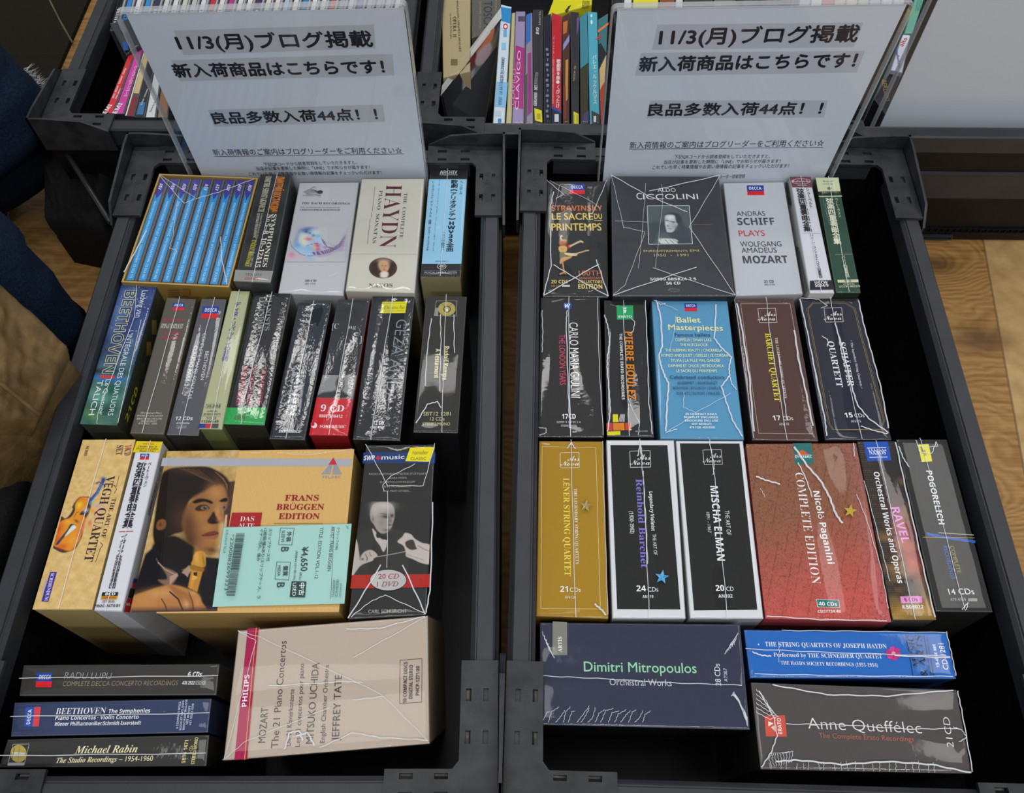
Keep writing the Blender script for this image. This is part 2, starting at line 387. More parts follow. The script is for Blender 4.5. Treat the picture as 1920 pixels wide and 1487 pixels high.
# ================================================================= the setting
def floor_material():
    m, nt, N, out = NT('wood_plank_floor'); p = N('ShaderNodeBsdfPrincipled'); nt.links.new(p.outputs[0], out.inputs[0])
    g = N('ShaderNodeNewGeometry'); L = nt.links.new; sp = N('ShaderNodeSeparateXYZ'); L(g.outputs['Position'], sp.inputs[0])
    def M(op, a, b=None, c=None):
        n = N('ShaderNodeMath', operation=op)
        for i, v in enumerate((a, b, c)):
            if v is None: continue
            if isinstance(v, (int, float)): n.inputs[i].default_value = v
            else: L(v, n.inputs[i])
        return n.outputs[0]
    # slow warp plus three knots that bend the grain
    t = N('ShaderNodeTexNoise'); t.inputs['Scale'].default_value = 9; t.inputs['Detail'].default_value = 4; L(g.outputs['Position'], t.inputs['Vector'])
    field = M('ADD', M('MULTIPLY', sp.outputs['Y'], 9.0), M('MULTIPLY', t.outputs['Fac'], 1.6))
    dark = None
    for (kx, ky, s_, am) in ((.465, .600, .040, 1.3), (.432, .320, .030, 1.2), (.485, .50, .05, .5), (-.2, .2, .05, 1.0), (.02, .4, .05, .8)):
        dx = M('DIVIDE', M('SUBTRACT', sp.outputs['X'], kx), s_*1.7); dy = M('DIVIDE', M('SUBTRACT', sp.outputs['Y'], ky), s_)
        e = M('POWER', 2.718, M('MULTIPLY', M('ADD', M('MULTIPLY', dx, dx), M('MULTIPLY', dy, dy)), -1.0))
        field = M('ADD', field, M('MULTIPLY', e, am)); e2 = M('POWER', e, 9.0); dark = e2 if dark is None else M('ADD', dark, e2)
    rings = M('SINE', M('MULTIPLY', field, 44.0)); r = M('MULTIPLY_ADD', rings, .5, .5)
    mp = N('ShaderNodeMapping'); mp.inputs['Scale'].default_value = (14, 260, 1); L(g.outputs['Position'], mp.inputs['Vector'])
    t2 = N('ShaderNodeTexNoise'); t2.inputs['Scale'].default_value = 1.0; t2.inputs['Detail'].default_value = 5; L(mp.outputs[0], t2.inputs['Vector'])
    mixv = M('ADD', M('MULTIPLY', r, .22), M('MULTIPLY', t2.outputs['Fac'], .85))
    cr = N('ShaderNodeValToRGB'); cr.color_ramp.elements[0].position = .25; cr.color_ramp.elements[1].position = .85
    cr.color_ramp.elements[0].color = (*C('#7a5526'), 1); cr.color_ramp.elements[1].color = (*C('#ac8550'), 1); L(mixv, cr.inputs[0])
    cr2 = N('ShaderNodeValToRGB'); cr2.color_ramp.elements[0].position = .3; cr2.color_ramp.elements[1].position = .75
    cr2.color_ramp.elements[0].color = (*C('#9a7a4c'), 1); cr2.color_ramp.elements[1].color = (*C('#bd9c68'), 1)
    t3 = N('ShaderNodeTexNoise'); t3.inputs['Scale'].default_value = 45; t3.inputs['Detail'].default_value = 6; L(g.outputs['Position'], t3.inputs['Vector']); L(t3.outputs['Fac'], cr2.inputs[0])
    # the pale board starts to the right of a joint that runs away from the viewer
    joint = M('SUBTRACT', sp.outputs['X'], M('MULTIPLY_ADD', M('SUBTRACT', sp.outputs['Y'], .397), .138, .491))
    pale = M('GREATER_THAN', joint, 0.0)
    mx = N('ShaderNodeMix', data_type='RGBA'); L(pale, mx.inputs[0]); L(cr.outputs[0], mx.inputs[6]); L(cr2.outputs[0], mx.inputs[7])
    line = M('LESS_THAN', M('ABSOLUTE', joint), .0012)
    mx2 = N('ShaderNodeMix', data_type='RGBA'); L(M('MULTIPLY', M('MINIMUM', dark, 1.0), .75), mx2.inputs[0]); L(mx.outputs[2], mx2.inputs[6]); mx2.inputs[7].default_value = (*C('#3a2414'), 1)
    mx3 = N('ShaderNodeMix', data_type='RGBA'); L(M('MULTIPLY', line, .6), mx3.inputs[0]); L(mx2.outputs[2], mx3.inputs[6]); mx3.inputs[7].default_value = (*C('#5a4426'), 1)
    L(mx3.outputs[2], p.inputs['Base Color']); p.inputs['Roughness'].default_value = .5; p.inputs['Specular IOR Level'].default_value = .3
    b = N('ShaderNodeBump'); b.inputs['Strength'].default_value = .15; b.inputs['Distance'].default_value = .001; L(mixv, b.inputs['Height']); L(b.outputs[0], p.inputs['Normal'])
    return m
fl = MB(); boxm(fl, -2.5, 2.5, -1.5, 4.0, -.05, 0.0); fo = fl.build('floor', floor_material(), origin=(0, 0, 0)); tag(fo, kind='structure')
wl = MB(); boxm(wl, -2.5, 2.5, 4.0, 4.08, 0, 2.7); wo = wl.build('wall_back', plain_material('pale_shop_wall', (.6, .6, .58), .9, .1), origin=(0, 4.0, 0)); tag(wo, kind='structure')

# ---- black crates with a rail frame and corner brackets
def crate(label, x0, y0, w, l, ang, front_open=False, zr=.150, handle=False, group='black crates', emboss=True):
    ca, sa = math.cos(ang), math.sin(ang); cx, cy = x0+w/2, y0+l/2
    def R(P):
        P = np.asarray(P, float).copy(); x, y = P[:, 0]-w/2, P[:, 1]-l/2
        P[:, 0], P[:, 1] = cx+ca*x-sa*y, cy+sa*x+ca*y; return P
    root = thing('storage_crate', (cx, cy, 0), label, 'crate', group)
    o = .0015
    b = MB(); boxm(b, .004, w-.004, .004, l-.004, .002, .008, R=R); b.build('base_panel', M_PANEL, root)
    for (a0, a1, b0, b1) in ((-.001, .0065, .002, l-.002), (w-.0065, w+.001, .002, l-.002), (.0065, w-.0065, .002, .0065), (.0065, w-.0065, l-.0065, l-.002)):
        m = MB(); boxm(m, a0, a1, b0, b1, .002, zr-.010, R=R)
        if b1-b0 < .01:                           # cut flutes along the lower edge of the end panels
            yy = b0-.0022 if b0 < .1 else b1
            n = int((a1-a0)/.0068)
            for i in range(n):
                xx = a0+(a1-a0)*(i+.5)/n; boxm(m, xx-.0004, xx+.0004, yy, yy+.0022, .016, .021, R=R)
            boxm(m, a0, a1, yy, yy+.0022, .0210, .0216, R=R); boxm(m, a0, a1, yy, yy+.0022, .0154, .0160, R=R)
        m.build('wall_panel', M_PANEL, root)
    rw = .0165
    def rail(ax, lo, hi, out):                    # profile: flat top, narrow ledge inside
        m = MB(); s = 1 if out < .1 else -1
        prof = [(out, zr-.020), (out, zr-.0015), (out+s*.0015, zr), (out+s*(rw-.0045), zr), (out+s*(rw-.0040), zr-.0012), (out+s*(rw-.0030), zr-.0012), (out+s*(rw-.0022), zr-.0004), (out+s*rw, zr-.003), (out+s*rw, zr-.020)]
        n = len(prof)
        A = np.array([(p, lo, z) if ax == 'y' else (lo, p, z) for p, z in prof]); Bq = np.array([(p, hi, z) if ax == 'y' else (hi, p, z) for p, z in prof])
        V = R(np.concatenate([A, Bq])); m.add(V, [(i, (i+1) % n, n+(i+1) % n, n+i) for i in range(n)]+[tuple(range(n)), tuple(range(2*n-1, n-1, -1))])
        m.build('top_rail', M_BLACK, root)
    rail('y', .03, l-.03, o); rail('y', .03, l-.03, w-o); rail('x', .03, w-.03, o); rail('x', .03, w-.03, l-o)
    for ix in (0, 1):
        for iy in (0, 1):
            def Q(P, ix=ix, iy=iy):
                P = np.asarray(P, float).copy()
                if ix: P[:, 0] = w-P[:, 0]
                if iy: P[:, 1] = l-P[:, 1]
                return R(P)
            ax, ay, pw, zp = .070, .088, .0235, zr+.0022
            m = MB()
            def plate(xs, ys, holes):
                for i in range(len(xs)-1):
                    for j in range(len(ys)-1):
                        x_, X_, y_, Y_ = xs[i], xs[i+1], ys[j], ys[j+1]
                        if (i, j) in holes:
                            boxm(m, x_, X_, y_, Y_, zp-.0052, zp-.005, R=Q, mat=1)
                        else: boxm(m, x_, X_, y_, Y_, zp-.003, zp, R=Q)
            plate([-.001, .0052, .0087, .0165, .0200, pw], [0, pw, .036, .044, .062, .070, ay], {(1, 2), (3, 2), (1, 4), (3, 4)})
            plate([pw, .030, .0385, .052, .0605, ax], [-.001, .0048, .0083, .0155, .0190, pw-.002], {(1, 1), (3, 1), (1, 3), (3, 3)})
            # inner fillet
            prism(m, Q([(pw, pw-.002, zp), (pw+.004, pw-.002, zp), (pw, pw+.003, zp)]), Q([(pw, pw-.002, zp-.003), (pw+.004, pw-.002, zp-.003), (pw, pw+.003, zp-.003)]), (.5, .5, .5))
            # raised outer lip, sinking towards the ends of the arms
            lip = [(-.004, ay+.006, zr-.004), (-.004, ay-.010, zr+.010), (-.004, .012, zr+.0165), (-.004, -.004, zr+.0165), (.012, -.004, zr+.0165), (ax-.022, -.004, zr+.0135), (ax, -.004, zr+.002)]
            th = .0022
            for a, c in zip(lip[:-1], lip[1:]):
                horiz = abs(a[0]-c[0]) > abs(a[1]-c[1]); dx, dy = (0, th) if horiz else (th, 0)
                V = [a, c, (c[0], c[1], zr-.022), (a[0], a[1], zr-.022)]; V2 = [(x+dx, y+dy, z) for x, y, z in V]
                VV = Q(V+V2); m.add(VV, [(0, 1, 2, 3), (7, 6, 5, 4), (0, 4, 5, 1), (1, 5, 6, 2), (2, 6, 7, 3), (3, 7, 4, 0)])
            # moulded lettering
            if emboss:
                V, P = glyphs('(0573) 25-8400', 'b')
                s_ = .038/V[:, 0].max()
                X = (V[:, 0]*s_)+.030; Y = V[:, 1]*s_+.0108
                m.add(Q(np.c_[Y, X+.004, np.full(len(X), zp+.0002)]), P, (.5, .5, .5), 2)
            m.build('corner_bracket', [M_BRACK, M_DUST, M_BLACK], root)
    if handle:
        m = MB(); y = .0015
        prism(m, R([(.13, y-.002, .104), (.30, y-.002, .104), (.30, y-.002, .101), (.13, y-.002, .101)]), R([(.13, y+.002, .105), (.30, y+.002, .105), (.30, y+.002, .100), (.13, y+.002, .100)]), (.5, .5, .5))
        prism(m, R([(.13, y-.0012, .100), (.298, y-.0012, .100), (.275, y-.0012, .068), (.13, y-.0012, .068)]), R([(.13, y+.002, .100), (.298, y+.002, .100), (.275, y+.002, .068), (.13, y+.002, .068)]), (.5, .5, .5))
        m.build('hand_grip', M_BLACK, root)
        m = MB()
        for (a0, a1, c0, c1) in ((.165, .215, .0055, .0062), (.165, .215, .0100, .0107)): boxm(m, a0, a1, y-.004, y, c0, c1, R=R)
        for a0 in (.163, .215): boxm(m, a0, a0+.002, y-.004, y, .0055, .0107, R=R)
        m.build('base_clip', M_BLACK, root)
    return root
crate('black crate at the front left full of boxed CD sets', -.3665, .040, .352, .572, math.radians(.80))
crate('black crate at the front right, with wooden floor showing beside it', -.0015, .040, .364, .578, math.radians(-.75))
crate('black crate at the back left behind the lefthand front crate, holding jewel case CDs', -.4725, .634, .358, .574, 0)
crate('black crate at the back middle holding a row of DVD cases', -.1055, .634, .364, .574, 0)
crate('black crate at the back right with a hand grip in its front panel', .2675, .634, .44, .574, 0, handle=True)

# ---- acrylic sign holders
def sign(label, p0, nrm, outer, paper, rows=(), group=None, depth=.006, floor=.010):
    f = Face(p0, nrm); n = f.n if f.n[1] < 0 else -f.n; f = Face(p0, n)
    O = np.array([f.P(p) for p in outer]); Pq = np.array([f.P(p) for p in paper])
    def down(Q):
        Q = Q.copy()
        for a, b in ((0, 3), (1, 2)):
            d = Q[b]-Q[a]; Q[b] = Q[a]+d*((floor-Q[a][2])/d[2])
        return Q
    O = down(O); Pq = down(Pq); Pq[2:, 2] += .004; Pq = Pq-n*.0009
    root = thing('sign_holder', tuple(O[2:].mean(0)), label, 'sign', group)
    def round_rect(Q, r=.006):
        out = []
        for i in range(4):
            a, p, b = Q[i-1], Q[i], Q[(i+1) % 4]
            if i < 2:
                da, db = _n(a-p), _n(b-p)
                for t in np.linspace(0, 1, 6): out.append(p+da*r*(1-t)**2+db*r*t**2)
            else: out.append(p)
        return np.array(out)
    rr = round_rect(O)
    for nm, a0, a1 in (('front_plate', .0016, .0002), ('back_plate', -.0026, -.0052)):
        m = MB(); T, B = rr+n*a0, rr+n*a1; k = len(T)
        m.add(np.concatenate([T, B]), [tuple(range(k)), tuple(range(2*k-1, k-1, -1))], (.5, .5, .5), 0)
        m.add(np.concatenate([T, B]), [(i, k+i, k+(i+1) % k, (i+1) % k) for i in range(k)], (.5, .5, .5), 1)
        m.build(nm, [M_ACRYL, M_ACRYL_EDGE], root)
    # the polished rim that joins the two plates
    m = MB(); w = .0022
    Oi = O-_inset(O, w)*-0
    loop = rr; cen = O.mean(0); inner = np.array([p+_n(cen-p)*w for p in rr]); k = len(rr)
    T, B = np.concatenate([loop+n*.0016, inner+n*.0016]), np.concatenate([loop-n*.0052, inner-n*.0052])
    order = list(range(k))+[0]; sec = []
    order = [k-1]+list(range(0, k-1))            # from the foot of one side, over the top, to the foot of the other
    for i in order:
        sec.append([loop[i]+n*.0016, inner[i]+n*.0016, inner[i]-n*.0052, loop[i]-n*.0052])
    V = np.concatenate([np.array(q) for q in sec]); ns = len(sec)
    m.add(V, [(i*4+c, i*4+(c+1) % 4, (i+1)*4+(c+1) % 4, (i+1)*4+c) for i in range(ns-1) for c in range(4)]+[(0, 1, 2, 3), tuple((ns-1)*4+c for c in (3, 2, 1, 0))])
    m.build('rim', M_ACRYL_EDGE, root)
    mb = MB(); prism(mb, Pq+n*.0002, Pq-n*.0004, (.70, .73, .81))
    ink = Ink(mb, Face(Pq[0]+n*.0002, n), (0, 0, 1))
    for r in rows: r(ink)
    mb.build('printed_sheet', M_PAPER, root)
    return root
DK = '#22222a'
def rows_left(i):
    Z = (0, 0, 1)
    i.R([(326, 57), (701, 46), (704, 90), (344, 103)], '#b4b6bc'); i.R([(322, 113), (736, 101), (739, 141), (338, 152)], '#b4b6bc'); i.R([(390, 206), (718, 196), (722, 228), (402, 237)], '#b4b6bc')
    i.T((338, 94), (700, 87), 30, '11/3(月)ブログ掲載', DK, '', .035); i.T((331, 145), (722, 137), 26, '新入荷商品はこちらです！', DK, '', .04)
    i.T((402, 232), (709, 224), 22, '良品多数入荷44点！！', DK, '', .035)
    i.T((402, 291), (755, 287), 12, '新入荷情報のご案内はブログリーダーをご利用ください☆', DK, '', .0); i.L([(402, 293), (757, 288)], 1, DK)
    i.T((496, 311), (670, 307), 7, '下記QRコードから読者登録をしていただきますと、', DK); i.T((482, 319), (694, 316), 7, '当店が記事を更新した瞬間に「LINE」でお知らせが届きます！', DK)
    i.T((468, 329), (716, 326), 7, 'これでいち早く特集情報やお買い得情報の記事をチェックいただけます！', DK)
def rows_right(i):
    i.R([(1233, 46), (1619, 42), (1601, 88), (1223, 93)], '#b4b6c0'); i.R([(1202, 99), (1622, 95), (1606, 136), (1190, 142)], '#b4b6c0'); i.R([(1219, 188), (1552, 188), (1545, 220), (1212, 222)], '#b4b6c0')
    i.T((1235, 85), (1605, 78), 30, '11/3(月)ブログ掲載', DK, '', .035); i.T((1198, 134), (1601, 126), 26, '新入荷商品はこちらです！', DK, '', .04)
    i.T((1214, 217), (1538, 214), 22, '良品多数入荷44点！！', DK, '', .035)
    i.T((1180, 278), (1543, 274), 12, '新入荷情報のご案内はブログリーダーをご利用ください☆', DK); i.L([(1180, 279), (1543, 276)], 1, DK)
    i.T((1264, 297), (1443, 296), 7, '下記QRコードから読者登録をしていただきますと、', DK); i.T((1244, 307), (1462, 305), 7, '当店が記事を更新した瞬間に「LINE」でお知らせが届きます！', DK)
    i.T((1223, 317), (1478, 314), 7.5, 'これでいち早く特集情報やお買い得情報の記事をチェックいただけます！', DK)
    i.T((1330, 335), (1396, 333), 7, 'ブログリーダー読者登録', DK)
sign('acrylic holder with a printed Japanese notice standing in the left front crate', (0, .5855, .2), (0, -1, 0),
     [(213, 21), (762, 5), (801, 322), (356, 330)], [(236, 28), (757, 16), (797, 322), (378, 330)], [rows_left], 'notices in acrylic holders')
sign('acrylic holder with a printed Japanese notice standing in the right front crate', (0, .586, .14), (0, -.99, .115),
     [(1147, 12), (1718, 2), (1563, 327), (1121, 333)], [(1158, 17), (1701, 9), (1549, 327), (1131, 333)], [rows_right], 'notices in acrylic holders')
sign('blank grey sheet in an acrylic holder at the top right corner', (0, .664, .2), (0, -1, 0),
     [(1762, -40), (2120, -40), (1960, 235), (1640, 228)], [(1778, -40), (2105, -40), (1950, 235), (1655, 228)], [])
# ================================================================= boxed sets, left crate
ZA=(200,300,4.8); ZB=(520,300,4.364); ZC=(130,520,4.3725); ZD=(500,520,4.174); ZE=(40,800,3.9125); ZF=(380,800,3.9125); ZG=(0,1160,4.3636); ZH=(400,1140,3.2)
ZI=(960,230,4.2477); ZJ=(1320,230,4.2477); ZK=(980,540,4.5714); ZL=(1350,540,4.7975); ZM=(980,810,4.018); ZN=(1380,810,3.5556); ZO=(960,1150,4.0); ZP=(1380,1150,3.5556)
W_='#ececec'
def X(Z, *p): return [(Z[0]+a/Z[2], Z[1]+b/Z[2]) for a, b in p]
GL1, GL2, GL3, GL4 = 'sets in the back row of the left crate', 'upright spines in the second row of the left crate', 'sets in the third row of the left crate', 'sets in the front row of the left crate'
# -- open slipcase with nine jewel cases
q = X(ZA, (470,120), (1370,158), (1105,1150), (125,1103))
T = np.array([at(p, .1450) for p in q]); T = T-_inset(T, .0005); B = T.copy(); B[:, 2] = .0088
sl = thing('cd_slipcase', tuple(B.mean(0)), 'gold edged open slipcase full of blue spined CDs in the back row', 'CD slipcase', GL1)
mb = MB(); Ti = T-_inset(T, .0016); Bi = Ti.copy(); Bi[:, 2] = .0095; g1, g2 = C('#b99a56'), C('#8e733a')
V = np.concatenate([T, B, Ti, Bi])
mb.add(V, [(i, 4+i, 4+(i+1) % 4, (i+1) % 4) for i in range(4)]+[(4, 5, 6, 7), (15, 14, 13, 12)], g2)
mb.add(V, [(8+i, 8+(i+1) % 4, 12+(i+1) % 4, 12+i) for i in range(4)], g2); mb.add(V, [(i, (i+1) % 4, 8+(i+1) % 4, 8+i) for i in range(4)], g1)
fr = Ink(mb, Face(T[2], (0, -1, 0)), ZC)
for y_ in (95, 112, 128, 145): fr.B(808, y_+8, 905, y_+13, '#6a4a20')
fr.B(925, 100, 985, 150, '#7a5a2a')
mb.build('slipcase', M_CARD, sl)
sl_ink = Ink(MB(), Face(T.mean(0), (0, 0, 1)), ZA)
wrap(sl, T, B, 'smooth', 77, .0003, [([(480,150),(700,400),(800,360),(1010,300),(1330,180)], .5), ([(360,650),(250,860),(160,1020)], 1.0), ([(1090,1130),(1040,900),(1030,700)], .7), ([(640,380),(600,700),(570,800),(640,830),(600,900)], .4), ([(480,140),(800,350)], .4)], sl_ink, r=.002)
tt = [455, 572, 672, 770, 868, 968, 1070, 1168, 1262, 1352]; bt = [165, 272, 382, 490, 596, 704, 812, 920, 1024, 1118]
tx = ['KHACHATURIAN: IPPOLITOV-IVANOV  TJEKNAVORIAN  CD DCA 773', 'KHACHATURIAN: ODE TO JOY  APO/TJEKNAVORIAN  CD DCA 987', 'KHACHATURIAN: FILM MUSIC  APO/TJEKNAVORIAN  CD DCA 966', 'KHACHATURIAN: PIANO CONCERTO  APO/TJEKNAVORIAN  CD DCA 964', 'KHACHATURIAN: SPARTACUS  APO/TJEKNAVORIAN  CD DCA 949', 'KHACHATURIAN: ODE IN MEMORY OF LENIN  APO/TJEKNAVORIAN  CD DCA 946', 'KHACHATURIAN: VALENCIAN WIDOW  APO/TJEKNAVORIAN  CD DCA 884', 'KHACHATURIAN: SYMPHONY No.2  APO/TJEKNAVORIAN  CD DCA 859', 'KHACHATURIAN: SYMPHONIES 1 & 3  APO/TJEKNAVORIAN  CD DCA 858']
nth = ['first', 'second', 'third', 'fourth', 'fifth', 'sixth', 'seventh', 'eighth', 'last']
for i in range(9):
    yt, yb = 165+i*1.2, 1090+i*5
    qq = X(ZA, (tt[i]+2, yt), (tt[i+1]-2, yt), (bt[i+1]-2, yb+4), (bt[i]+2, yb))
    T_ = np.array([at(p, .1430) for p in qq]); T_ = T_-_inset(T_, .0002); B_ = T_.copy(); B_[:, 2] = .0100
    r_ = thing('jewel_case', tuple(B_.mean(0)), f'blue spined CD in the gold slipcase, {nth[i]} from the left', 'CD case', 'blue spined CDs in the gold slipcase')
    m_ = MB(); bevel_prism(m_, T_, B_, C('#4e4f52'), C('#3a3b3e'), .0004); k_ = Ink(m_, Face(T_.mean(0), (0, 0, 1)), ZA)
    def PP(u, v): return tuple((np.array((tt[i]+2, yt))*(1-u)+np.array((tt[i+1]-2, yt))*u)*(1-v)+(np.array((bt[i]+2, yb))*(1-u)+np.array((bt[i+1]-2, yb+4))*u)*v)
    k_.R([PP(.16, .01), PP(.76, .01), PP(.70, .99), PP(.10, .99)], '#2a94d6')
    k_.R([PP(.16, .01), PP(.80, .01), PP(.78, .13), PP(.44, .20), PP(.15, .13)] if i != 4 else [PP(.16, .01), PP(.80, .01), PP(.79, .08), PP(.16, .08)], '#3d3794')
    for a in (.04, .86, .92): k_.R([PP(a, .01), PP(a+.03, .01), PP(a+.03, .99), PP(a, .99)], '#77797c')
    k_.T(PP(.34, .225), PP(.30, .97), 20, tx[i], '#b4d8ee', 'b'); k_.T(PP(.34, .05), PP(.34, .115), 30, 'ASV', '#e6e6f2', 'o')
    m_.build('case', M_SLEEVE, r_)

def d(i, b):
    i.T((1538,150), (1464,470), 62, 'ДМИТРИЙ ШОСТАКОВИЧ', '#c9792c', '', .03); i.T((1433,150), (1362,466), 52, 'DMITRI SHOSTAKOVICH', '#cfc9b4', 's')
    i.T((1494,490), (1400,965), 38, 'SYMPHONIES', '#dcd8c8', 's'); i.T((1450,490), (1332,968), 44, 'No.5~8, 10~12&15', '#dcd8c8', 's')
    i.T((1395,480), (1285,965), 18, 'Leningrad Philharmonic Orchestra live recordings 1965-1984', '#a8a498', 's'); i.T((1358,480), (1318,705), 24, 'LENINGRAD PHILHARMONIC', '#c8c4b0', 's'); i.T((1312,720), (1243,962), 34, 'EVGENI MRAVINSKY', '#c4c63a', 's')
    i.R([(1160,990), (1500,1002), (1477,1105), (1142,1092)], '#8e8f8b'); i.T((1246,1043), (1395,1046), 22, 'VENEZIA', '#4a4a4a', 's'); i.T((1240,1080), (1382,1083), 22, 'CDVE04252', '#a03a30', 'b')
cd_box(X(ZA, (1378,122), (1668,128), (1478,1112), (1140,1096)), ZA, '#2f302f', 'black box with orange and white lettering beside the gold slipcase, back row', d, side='#3a3b3a', film='wrinkle', seams=[[(1540,122),(1310,1110)]], z=.150, group=GL1)

fish = paint([('s', [(385,600),(400,480),(470,350),(560,280),(680,260),(790,300),(860,400),(880,520),(960,560),(1000,640),(900,720),(760,770),(640,760),(520,710),(430,660)], 14, '#a9c6dc'),
    ('b', (600,290), (130,45), -.2, .85, '#3a4f9c'), ('b', (440,440), (40,110), .35, .7, '#5a6fae'), ('b', (560,440), (90,70), 0, .9, '#e2dcc0'), ('b', (640,455), (75,35), .1, .9, '#cf5f7a'), ('b', (560,530), (80,45), .1, .8, '#e4e0bc'),
    ('b', (450,560), (60,50), 0, .9, '#5f9fd4'), ('b', (640,620), (150,60), .1, .7, '#86b4da'), ('b', (770,350), (60,40), .2, .7, '#d8d9a4'), ('b', (800,400), (60,40), .2, .7, '#6aa4cc'), ('b', (600,330), (40,25), 0, .8, '#2f3570'), ('b', (660,350), (25,20), 0, .8, '#2f3570'), ('b', (720,390), (30,25), 0, .7, '#3f4f8e'),
    ('b', (790,570), (60,50), .2, .95, '#c93c66'), ('b', (800,640), (60,35), .2, .8, '#b84a6e'), ('b', (930,600), (50,28), .1, .8, '#c8537a'), ('b', (740,600), (40,30), 0, .7, '#e4c86a'),
    ('p', [(690,700),(880,650),(1080,600),(1180,520),(1240,400),(1275,360),(1295,420),(1270,560),(1300,570),(1240,610),(1255,660),(1130,670),(1000,740),(860,775),(740,760)], 14, '#b0a2ba'),
    *[('l', [(700+k*8,690+k*9),(900,660+k*12),(1060,615+k*10),(1170,540+k*14),(1250-k*6,430+k*25),(1290-k*10,380+k*40)], 7, '#6f5c86') for k in range(6)],
    *[('l', [(860+k*12,440+k*12),(890+k*14,520+k*10),(960+k*10,590+k*6),(1060,590+k*8)], 6, '#7a6290') for k in range(5)],
    ('l', [(320,490),(340,580),(400,640),(480,700),(560,740),(720,750)], 8, '#4a4a80'), ('l', [(600,575),(680,545),(760,530),(850,540)], 6, '#5a4a7c'), ('b', (660,790), (45,35), .2, .8, '#8fb8dc'), ('b', (340,730), (55,45), 0, .85, '#d86a9c'), ('b', (300,760), (80,45), 0, .45, '#d8a0bc'), ('b', (430,760), (50,25), 0, .5, '#d8a0bc'), ('b', (275,825), (40,14), 0, .5, '#c890ac'),
    *[('b', (900+k*31, 470+k*15+(k % 3)*14), (9, 7), 0, .8, '#6a5c80') for k in range(8)]], '#b8babd')
def d(i, b):
    i.T((198,362), (592,366), 17, 'THE BACH RECORDINGS', '#3a3a40', 's'); i.T((186,392), (515,395), 8, 'THE ACADEMY OF ANCIENT MUSIC', '#55555a', 's'); i.T((184,416), (512,417), 14, 'CHRISTOPHER HOGWOOD', '#44444a', 's')
    for k in range(5): i.L([(215+k*6,262+k*5), (262+k*4,240+k*6), (300+k*6,244+k*6), (345,262+k*5), (368-k*4,276)], 3, '#4a4a50')
    i.E((352,262), 22, 12, '#3a3a40'); i.L([(275,238), (290,226), (310,222)], 4, '#3a3a40'); i.T((245,286), (330,287), 8, 'EDITIONS DE', '#55555a', 's'); i.T((208,297), (357,297), 8, "L'OISEAU-LYRE", '#55555a', 's')
    j = Ink(i.mb, i.f, (510,400,9.293)); j.I([(345,235), (1310,235), (1285,850), (222,850)], fish, 1.1)
    i.T((226,999), (318,999), 17, '20 CD', '#44444a', 's'); i.T((225,1020), (312,1020), 10, '482 1736', '#6a6a70', 's')
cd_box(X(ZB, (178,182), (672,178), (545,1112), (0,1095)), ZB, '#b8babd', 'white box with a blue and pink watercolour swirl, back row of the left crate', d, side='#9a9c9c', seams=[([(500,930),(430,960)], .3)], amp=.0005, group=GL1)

oval = paint([('s', [(845,815),(890,812),(935,830),(960,900),(925,950),(850,960),(800,940),(770,900),(790,840)], 10, '#3a2a22'), ('s', [(835,838),(870,822),(905,835),(915,880),(895,915),(860,918),(838,890)], 6, '#c39a72'), ('b', (872,822), (45,16), 0, .9, '#b9a890'), ('b', (835,860), (12,30), 0, .8, '#a8977e'), ('b', (915,850), (10,28), 0, .7, '#8f8270'), ('b', (860,868), (6,4), 0, .9, '#3a2418'), ('b', (888,868), (6,4), 0, .9, '#3a2418'), ('b', (874,885), (7,12), 0, .5, '#9a6f4e'), ('b', (875,902), (14,4), 0, .8, '#8a4a3a'), ('s', [(845,925),(870,915),(905,922),(900,960),(850,962)], 6, '#d8cfc0'), ('b', (880,815), (50,10), 0, .6, '#7a3a38')], '#4a3328')
def d(i, b):
    i.T((892,205), (832,718), 130, 'HAYDN', '#5a2730', 's', 0, -.012); i.T((1038,270), (998,642), 28, 'THE  COMPLETE', '#4f4440', 's', 0, -.01); i.T((835,250), (778,682), 28, 'PIANO  SONATAS', '#4f4440', 's', 0, -.01)
    i.L([(799,218), (778,420)], 2.5, '#5a4a48'); i.L([(760,482), (737,690)], 2.5, '#5a4a48'); i.T((762,430), (762,472), 22, '~', '#5a3a40', 's')
    n = 40; i.L([(610,768), (1150,772)], 2, '#a8a498')
    u = Ink(i.mb, i.f, ZB); l = i.lift(); pts = [(865+r_*115*math.cos(6.2832*k/n), 885+r_*84*math.sin(6.2832*k/n)) for r_ in np.linspace(.04, 1, 26) for k in range(n)]
    colr = np.clip(oval(np.array(pts)), 0, .9); Vv = [i.w(p)+i.f.n*l for p in pts]; i.mb.add(Vv, [(a*n+k, a*n+(k+1) % n, (a+1)*n+(k+1) % n, (a+1)*n+k) for a in range(25) for k in range(n)]+[tuple(range(n))], colr)
    i.T((748,1045), (942,1043), 32, 'NAXOS', '#6a6660', 's')
cd_box(X(ZB, (687,150), (1207,148), (1128,1092), (552,1073)), ZB, '#c6c3b6', 'ivory box with tall maroon lettering and a small oval portrait, back row', d, side='#a8a59a', amp=.0009, z=.1455, film='wrinkle', seams=[([(600,770),(1150,772)], .25)], group=GL1)

